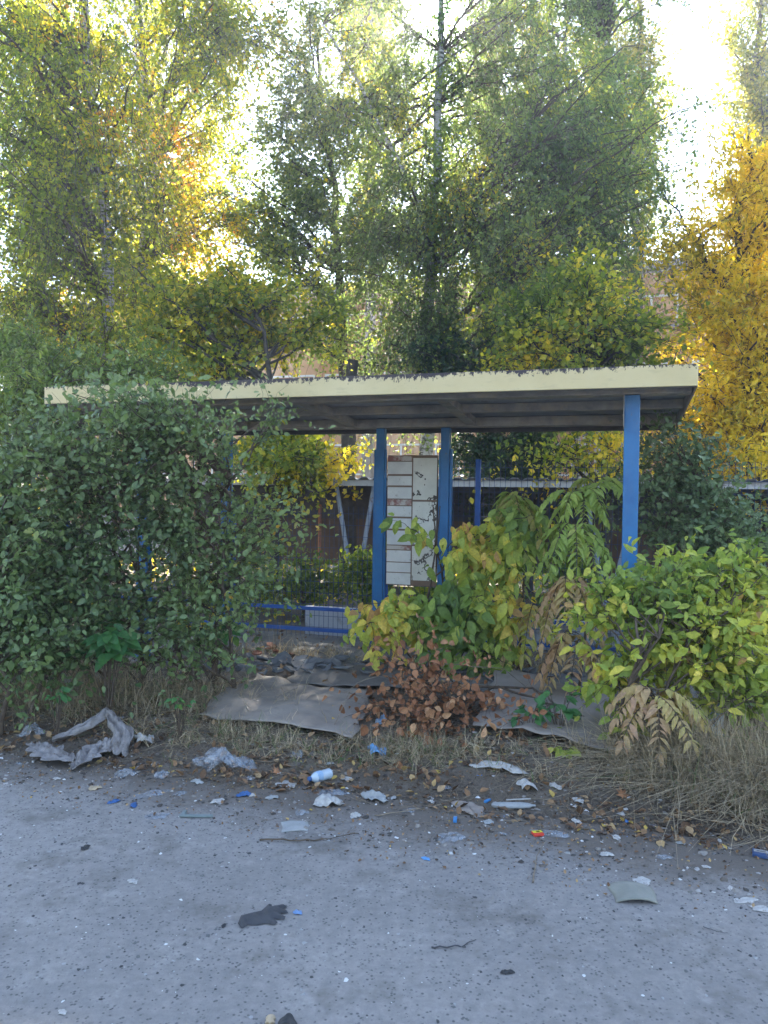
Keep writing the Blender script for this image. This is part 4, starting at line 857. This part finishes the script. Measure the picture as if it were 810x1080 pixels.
for (nm, lab, ct, px, py, wp, hp, mt, cr, rt, kw) in [
    ('plastic_scrap', 'crumpled white plastic scrap at the left of the verge, right of the grey rag', 'plastic scrap', 152, 782, 20, 34, WPLA, .5, 20, {}),
    ('plastic_film', 'crumpled clear plastic film on the road edge below the rag', 'plastic film', 132, 818, 20, 36, FILM, .3, 30, {}),
    ('plastic_film', 'small crumpled clear film between the rag and the clear bag', 'plastic film', 171, 819, 18, 30, FILM, .35, 100, {}),
    ('plastic_bag', 'large crumpled clear plastic bag left of the bottle', 'plastic bag', 238, 810, 56, 70, FILM, .45, 10, dict(n=14)),
    ('paper_scrap', 'crumpled white paper beside the clear bag', 'paper', 222, 803, 14, 22, WPLA, .4, 40, {}),
    ('plastic_film', 'bluish clear film at the left edge near the rag', 'plastic film', 34, 776, 24, 40, FILM, .5, 10, {}),
    ('plastic_scrap', 'white shard near the left edge of the photo', 'plastic scrap', 4, 774, 16, 12, WPLA, .1, 30, {}),
    ('paper_scrap', 'white printed paper scrap just left of the bottle', 'paper', 302, 828, 18, 36, WPLA, .12, -30, {}),
    ('paper_scrap', 'crumpled wet white tissue below the bottle', 'paper', 346, 848, 26, 44, WPLA, .35, 15, {}),
    ('plastic_film', 'flat clear film right under the bottle', 'plastic film', 351, 837, 26, 34, FILM, .15, 5, {}),
    ('plastic_scrap', 'pale crumpled plastic right of the bottle', 'plastic scrap', 395, 843, 17, 50, GPLA, .4, 70, {}),
    ('paper_scrap', 'tiny white folded scrap on the road edge, lower right of the bottle', 'paper', 375, 861, 10, 26, WPLA, .3, 10, {}),
    ('cardboard_scrap', 'brown grey cardboard scrap in front of the dry grass', 'cardboard', 494, 853, 34, 56, BROWNP, .1, -20, {}),
    ('packaging', 'torn white plastic packaging strip right of the dead leaves', 'packaging', 526, 811, 50, 40, WPLA, .16, -25, dict(bend=.015)),
    ('paper_cup', 'squashed white cup scrap above the flattened grey tube', 'cup', 556, 830, 18, 36, WPLA, .22, 0, dict(bend=.02)),
    ('plastic_film', 'clear film with white marks on the road edge in the middle', 'plastic film', 476, 884, 26, 46, FILM, .12, 10, {}),
    ('plastic_film', 'grey film scrap right beside the red and yellow packet', 'plastic film', 585, 881, 26, 34, FILM, .15, -15, {}),
    ('tile_fragment', 'curved olive grey tile fragment lying on the road', 'tile fragment', 668, 944, 46, 66, OLIVE, .01, -4, dict(bend=.022, thick=.006)),
    ('plastic_scrap', 'small white shard just above the curved tile fragment', 'plastic scrap', 677, 930, 17, 36, WPLA, .02, 15, dict(thick=.003)),
    ('tile_fragment', 'flat oval grey stone on the road left of the bottle', 'stone', 311, 872, 28, 44, GPLA, .01, 8, dict(thick=.006, bend=.006)),
    ('plastic_scrap', 'blue plastic scrap on the road at the left', 'plastic scrap', 120, 846, 11, 16, BPLA, .2, 10, {}),
    ('bottle_cap', 'blue bottle cap on the road at the left', 'bottle cap', 141, 850, 8, 20, BPLA, .05, 0, dict(bend=.006)),
    ('plastic_scrap', 'blue scrap on the soil below the clear bag', 'plastic scrap', 258, 839, 14, 20, BPLA, .3, 0, {}),
    ('plastic_scrap', 'blue crumpled scrap above the bottle', 'plastic scrap', 314, 799, 12, 26, FILM, .6, 0, {}),
    ('plastic_scrap', 'crumpled blue wrapper in the grass under the dead leaves', 'plastic scrap', 398, 796, 20, 36, pl('light_blue', (.12, .30, .55)), .5, 0, {}),
    ('plastic_scrap', 'small blue scrap on the road right of the glove', 'plastic scrap', 314, 963, 8, 16, pl('light_blue_scrap', (.14, .25, .45)), .2, 0, {}),
    ('plastic_scrap', 'small blue scrap on the road edge left of the red packet', 'plastic scrap', 449, 906, 8, 14, pl('light_blue_chip', (.10, .28, .55)), .1, 0, {}),
    ('plastic_film', 'faint grey film on the road above the metal bracket', 'plastic film', 160, 838, 34, 30, FILM, .1, 20, {}),
    ('plastic_film', 'clear film patch on the road left of the bracket', 'plastic film', 165, 861, 26, 26, FILM, .05, 0, {}),
    ('paper_scrap', 'white scrap at the right edge of the road', 'paper', 786, 950, 24, 22, WPLA, .03, 0, {}),
    ('paper_scrap', 'small folded white scrap at the far right of the road', 'paper', 802, 959, 22, 20, WPLA, .12, 0, {}),
    ('plastic_scrap', 'white scrap in the soil right of the red packet', 'plastic scrap', 650, 884, 9, 18, WPLA, .2, 0, {}),
    ('plastic_scrap', 'white bit on the soil above the red packet', 'plastic scrap', 608, 867, 8, 24, WPLA, .3, 0, {}),
    ('plastic_scrap', 'white flattened bit on the road in front of the clear bag', 'plastic scrap', 140, 930, 10, 18, WPLA, .1, 0, {}),
    ('plastic_scrap', 'white speck on the road at the bottom left', 'plastic scrap', 66, 1068, 9, 14, WPLA, .1, 0, {}),
    ('plastic_scrap', 'black speck of rubber on the road at the left', 'rubber scrap', 90, 895, 9, 16, BLACKP, .3, 20, {}),
    ('plastic_scrap', 'black bent rubber scrap on the road at the bottom middle', 'rubber scrap', 535, 1026, 13, 14, BLACKP, .3, 25, {}),
    ('plastic_scrap', 'tiny black scrap beneath the glove', 'rubber scrap', 236, 977, 5, 12, BLACKP, .3, 0, {}),
    ('stone', 'dark round stone at the bottom edge of the road', 'stone', 302, 1081, 18, 30, BLACKP, .02, 0, dict(bend=.02, thick=.01)),
    ('stone', 'small tan stone at the bottom edge of the road', 'stone', 285, 1078, 12, 18, TAN, .02, 0, dict(bend=.012, thick=.008)),
    ('plastic_scrap', 'white scrap in the left grass behind the white plastic', 'plastic scrap', 223, 730, 12, 50, WPLA, .5, 10, {}),
    ('plastic_bag', 'grey white plastic scrap half buried at the left edge of the grass', 'plastic bag', 68, 728, 34, 60, GPLA, .5, 10, {}),
    ('plastic_scrap', 'white scrap on the slate rubble left of the board', 'plastic scrap', 383, 713, 16, 40, WPLA, .15, -30, {}),
    ('plastic_scrap', 'pale blue scrap among the dead leaves', 'plastic scrap', 403, 762, 14, 30, pl('pale_blue', (.25, .38, .55)), .5, 0, {}),
    ('cardboard_scrap', 'light scrap on the right linoleum sheet', 'cardboard', 560, 727, 18, 40, WPLA, .3, 0, {}),
    ]:
    s_ = S_(py); fore = 1.6 / max(.5, G(px, py).y)
    scrap(nm, lab, ct, px, py, wp * s_, hp * s_ * .55, mt, cr, rt, **kw)
# flattened grey tube
g = G(541, 852); t = thing('flattened_bottle', 'flattened grey plastic bottle lying below the torn packaging', 'bottle', g)
s_ = S_(852); m_ = MB()
q = [(-23, .3), (-21, .8), (-10, 1), (8, 1), (17, .8), (20, .35), (24, .3)]; ring = 12
for x_, r_ in q:
    for k in range(ring):
        a_ = 6.283 * k / ring; m_.v.append(g + Vector((x_ * s_, math.cos(a_) * r_ * .032, .014 + math.sin(a_) * r_ * .013 + random.uniform(-.001, .001))))
for i in range(len(q) - 1):
    for k in range(ring): m_.f.append([i * ring + k, i * ring + (k + 1) % ring, (i + 1) * ring + (k + 1) % ring, (i + 1) * ring + k])
m_.f.append(list(range(ring))[::-1]); m_.f.append([(len(q) - 1) * ring + k for k in range(ring)]); m_.build('body', GPLA, t, sm=True)
MB().bar(g + Vector((-.03, .03, .03)), g + Vector((.1, .045, .032)), .008, .004).build('white_strip', WPLA, t)
# bottles
def bottle(px, py, ln, rad, ang, label, tilt=0, capm=BPLA, lift=0):
    g = G(px, py); t = thing('plastic_bottle', label, 'bottle', g + Vector((0, 0, rad + .004 + lift)))
    d = Vector((math.cos(R(ang)) * math.cos(R(tilt)), math.sin(R(ang)) * math.cos(R(tilt)), math.sin(R(tilt)))); o0 = g + Vector((0, 0, rad + .004 + lift)) - d * ln / 2
    def lathe(name, prof, mat, par):
        xx = d.orthogonal().normalized(); yy = d.cross(xx); m_ = MB(); n = 18
        for x_, r_ in prof:
            for k in range(n): a_ = 6.283 * k / n; m_.v.append(o0 + d * x_ * ln + (xx * math.cos(a_) + yy * math.sin(a_)) * r_ * rad * (1 + .03 * math.sin(a_ * 3 + x_ * 20)))
        for i in range(len(prof) - 1):
            for k in range(n): m_.f.append([i * n + k, i * n + (k + 1) % n, (i + 1) * n + (k + 1) % n, (i + 1) * n + k])
        m_.f.append(list(range(n))[::-1]); m_.f.append([(len(prof) - 1) * n + k for k in range(n)]); return m_.build(name, mat, par, sm=True)
    lathe('body', [(0, .6), (.02, .9), (.08, 1), (.22, .96), (.25, 1), (.40, .94), (.44, 1), (.68, 1), (.78, .8), (.86, .45), (.90, .36)], BODY, t)
    lathe('label', [(.45, 1.02), (.46, 1.03), (.66, 1.03), (.67, 1.02)], pl('bottle_label', (.25, .38, .55)), t)
    lathe('cap', [(.90, .42), (.905, .46), (.995, .46), (1, .42)], capm, t)
BODY, n, o = newmat('bottle_plastic'); b = pbr(n, o, (.50, .60, .70), .22, spec=.5); b.inputs['Alpha'].default_value = .72
bottle(337, 825, .155, .030, 222, 'small clear plastic bottle with a blue cap lying on the soil')
bottle(756, 778, .24, .040, 70, 'bluish plastic bottle leaning in the dry grass below the right shrub', 55, BPLA, .07)
# torn grey cloth
def ribbon(path, widths, mat, name, par, seed=0, thick=.003):
    q = resample([list(p) for p in path], 34); wv = np.interp(np.linspace(0, 1, 34), np.linspace(0, 1, len(widths)), widths); n = 12; m_ = MB()
    for i in range(34):
        d = unit(q[min(i + 1, 33)] - q[max(i - 1, 0)]); sd = unit(np.cross(d, [0, 0, 1.]))
        for j in range(n):
            s = j / (n - 1) * 2 - 1; z = .022 * math.sin(s * 7 + i * .35 + seed) + .012 * math.sin(s * 15 - i * .9 + seed * 2) + random.uniform(-.003, .003)
            p = q[i] + sd * s * wv[i] * (1 + .22 * math.sin(i * .8 + seed + (3 if s > 0 else 0))) + np.array([0, 0, z - .02 * s * s])
            gz = max(0, float(ground_h(p[0], p[1]))) + .006 + .004 * j % 3; p[2] = max(p[2], gz); m_.v.append(Vector(p))
    for i in range(33):
        for j in range(n - 1): m_.f.append([i * n + j, i * n + j + 1, (i + 1) * n + j + 1, (i + 1) * n + j])
    o = m_.build(name, mat, par, sm=True); k = o.modifiers.new('s', 'SOLIDIFY'); k.thickness = thick; return o
rg = thing('torn_rag', 'long torn grey rag draped over the dry grass at the left', 'rag', G(80, 800))
ribbon([G(56, 786, .03), G(76, 780, .06), G(96, 776, .09), G(112, 768, .12), G(122, 778, .11), G(130, 788, .09), G(120, 800, .03)], [.03, .03, .025, .03, .05, .07, .06], GCLOTH, 'cloth_strip', rg, 1)
ribbon([G(38, 790, .03), G(50, 800, .04), G(64, 806, .035), G(78, 808, .03)], [.05, .09, .10, .05], GCLOTH, 'crumpled_end', rg, 4)
ribbon([G(80, 814, .02), G(90, 806, .04), G(102, 797, .05), G(116, 792, .06)], [.03, .08, .08, .05], GCLOTH, 'crumpled_end', rg, 7)
# metal bracket
g = G(207, 862); s_ = S_(862); t = MB().box(g + Vector((0, 0, .008)), Vector((1, 0, 0)), Vector((0, 1, 0)), UP, (.082, .012, .004))
t.box(g + Vector((-.07, .035, .008)), Vector((1, 0, 0)), Vector((0, 1, 0)), UP, (.009, .022, .0039)); props(t.build('metal_bracket', pl('green_grey_metal', (.17, .21, .21), .5), None, .001), 'thin green grey angled bracket lying on the road at the left', 'bracket')
# glove
g = G(277, 968); s_ = S_(968) * 1.0; ol = [(-25, -7), (-23, 3), (-12, 6), (-2, 8), (4, 15), (9, 16), (8, 11), (14, 13), (23, 14), (26, 11), (18, 9), (25, 7), (27, 3), (18, 4), (24, -1), (23, -5), (13, -3), (16, -8), (13, -11), (4, -8), (-4, -10), (-14, -9), (-20, -14)]
import bmesh
bm = bmesh.new(); vs2 = [bm.verts.new((x_ * s_ , y_ * s_ * 1.55, 0)) for x_, y_ in ol]; f_ = bm.faces.new(vs2); bmesh.ops.triangulate(bm, faces=[f_])
bmesh.ops.subdivide_edges(bm, edges=bm.edges[:], cuts=2, use_grid_fill=True)
for v_ in bm.verts:
    if not v_.is_boundary: v_.co.z += .010 + random.uniform(-.004, .006)
r_ = bmesh.ops.duplicate(bm, geom=bm.faces[:]); 
for v_ in [e for e in r_['geom'] if isinstance(e, bmesh.types.BMVert)]: v_.co.z *= -.1
me = bpy.data.meshes.new('work_glove'); bmesh.ops.remove_doubles(bm, verts=bm.verts, dist=.0002); bm.to_mesh(me); bm.free(); smooth(me)
o = link('work_glove', me, pl('dark_knit', (.055, .055, .06), .95)); o.location = g + Vector((0, 0, .004)); o.rotation_euler = (0, 0, R(6)); k = o.modifiers.new('s', 'SUBSURF'); k.levels = 1; k.render_levels = 1
props(o, 'dark grey knitted glove lying flat on the road', 'glove')
# packets
def packet(px, py, w_, d_, h_, rot, mats, label, bits):
    g = G(px, py); t = thing('packet', label, 'packet', g); ax = Vector((math.cos(R(rot)), math.sin(R(rot)), 0)); ay = Vector((-ax.y, ax.x, 0))
    MB().box(g + Vector((0, 0, h_ / 2 + .003)), ax, ay, UP, (w_ / 2, d_ / 2, h_ / 2)).build('box', mats[0], t, .001)
    for (x0, x1, y0, y1, mt, nm) in bits: MB().box(g + ax * (x0 + x1) / 2 * w_ + ay * (y0 + y1) / 2 * d_ + Vector((0, 0, h_ + .0036)), ax, ay, UP, ((x1 - x0) / 2 * w_, (y1 - y0) / 2 * d_, .0005)).build(nm, mt, t)
RED = pl('red_card', (.55, .05, .03)); YEL = pl('yellow_card', (.65, .55, .05))
packet(567, 881, .050, .040, .012, 12, [RED], 'small red and yellow packet with a black mark on the road edge', [(-.45, .48, -.1, .46, YEL, 'yellow_band'), (-.1, .25, .02, .34, BLACKP, 'black_mark')])
packet(803, 903, .075, .060, .015, -25, [pl('navy_card', (.03, .07, .18))], 'dark blue and white cigarette style packet at the right road edge', [(-.42, .42, -.05, .40, WPLA, 'white_panel'), (-.25, .2, .05, .22, BPLA, 'blue_mark')])
packet(480, 866, .018, .055, .012, -8, [pl('lighter_blue', (.05, .22, .5))], 'blue plastic lighter lying on the soil in the middle', [(-.3, .3, .3, .48, GPLA, 'metal_head')])
packet(514, 846, .014, .05, .01, -40, [pl('lighter_blue2', (.05, .22, .5))], 'thin blue stick of plastic left of the flattened bottle', [(-.3, .3, .3, .48, GPLA, 'end')])
scatter_leaves('fallen_leaves', 'bright fallen leaves over the yard behind the fence', 5000, 2.4, 12, .09, LM_YEL, u0=-6, u1=12, z=.05)
# single maple leaves
def maple_leaf(px, py, sz, rot, label, mat, lift=.02):
    g = G(px, py); m_ = MB(); pr = []
    for k, (a_, r_) in enumerate([(-90, .1), (-60, .55), (-35, .35), (0, .85), (22, .42), (50, .9), (68, .45), (90, 1.05), (112, .45), (130, .9), (158, .42), (180, .85), (215, .35), (240, .55)]):
        pr.append((math.cos(R(a_)) * r_, math.sin(R(a_)) * r_))
    m_.v.append(Vector((0, .15, .0)))
    for x_, y_ in pr: m_.v.append(Vector((x_, y_, .25 * (x_ * x_ + y_ * y_) * random.uniform(.3, 1.3))))
    n = len(pr); m_.f = [[0, 1 + i, 1 + (i + 1) % n] for i in range(n)]; m_.v = [v * sz for v in m_.v]
    o = m_.build('maple_leaf', mat, None, sm=True); o.location = g + Vector((0, 0, lift)); o.rotation_euler = (R(35), R(8), R(rot)); o.modifiers.new('s', 'SOLIDIFY').thickness = .0006
    return props(o, label, 'leaf')
DM = pl('orange_brown_leaf', (.36, .17, .08), .8); DM2 = pl('dark_brown_leaf', (.18, .09, .055), .8)
maple_leaf(657, 842, .055, 20, 'orange brown maple leaf on the soil left of the right grass clump', DM)
maple_leaf(534, 806, .06, 100, 'curled dark brown maple leaf beside the torn packaging', DM2)
maple_leaf(443, 820, .055, 200, 'brown curled maple leaf in the middle grass', DM2)
maple_leaf(376, 835, .05, 150, 'pinkish brown curled maple leaf below the bottle', DM)
maple_leaf(292, 818, .045, 50, 'orange brown maple leaf left of the bottle', DM)

SCRAP_LABELS = ['off white scrap on the road edge just below the torn rag', 'tan scrap on the road edge below the right end of the rag', 'clear scrap between the green grey bracket and the clear bag', 'grey scrap just below the left end of the clear bag', 'off white scrap on the soil between the bracket and the bottle', 'clear scrap beside the right end of the clear bag', 'grey scrap on the soil left below the small bottle', 'clear scrap just above the long dark stick on the road', 'off white scrap just right of the small bottle', 'grey scrap right of the pale crumpled plastic', 'clear scrap left of the blue lighter on the soil', 'off white scrap above and left of the blue lighter', 'clear scrap in front of the middle grass, left of the torn packaging', 'grey scrap between the cardboard scrap and the red packet', 'clear scrap touching the road just left of the red packet', 'off white scrap below the orange brown maple leaf at left', 'clear scrap below the orange brown maple leaf', 'off white scrap on the road edge, left above the curved tile fragment', 'clear scrap on the soil in front of the right grass clump', "grey scrap on the road edge right of the curved tile fragment's shard", "clear scrap at the left edge just below the rag's left side", 'grey scrap in the grass just above the small bottle', 'off white scrap right of the squashed white cup', "clear scrap on the road edge directly above the tile fragment's white shard", 'off white scrap under the right grass clump, left of the blue packet']
for k, (px, py, c_) in enumerate([(60, 822, 0), (100, 832, 1), (190, 838, 3), (208, 825, 2), (230, 846, 0), (262, 822, 3), (287, 842, 2), (318, 858, 3), (365, 822, 0), (415, 842, 2), (432, 856, 3), (455, 846, 0), (470, 832, 3), (515, 868, 2), (530, 880, 3), (610, 845, 0), (628, 862, 3), (640, 902, 0), (690, 872, 3), (718, 890, 2), (20, 806, 3), (348, 805, 2), (585, 830, 0), (700, 905, 3), (745, 915, 0)]):
    mt = (WPLA, TAN, GPLA, FILM)[c_]; sz = random.uniform(7, 15) * S_(py)
    scrap('litter_scrap', SCRAP_LABELS[k], 'scrap', px, py, sz, sz * .8, mt, .25, None, group='small scraps of rubbish along the verge')
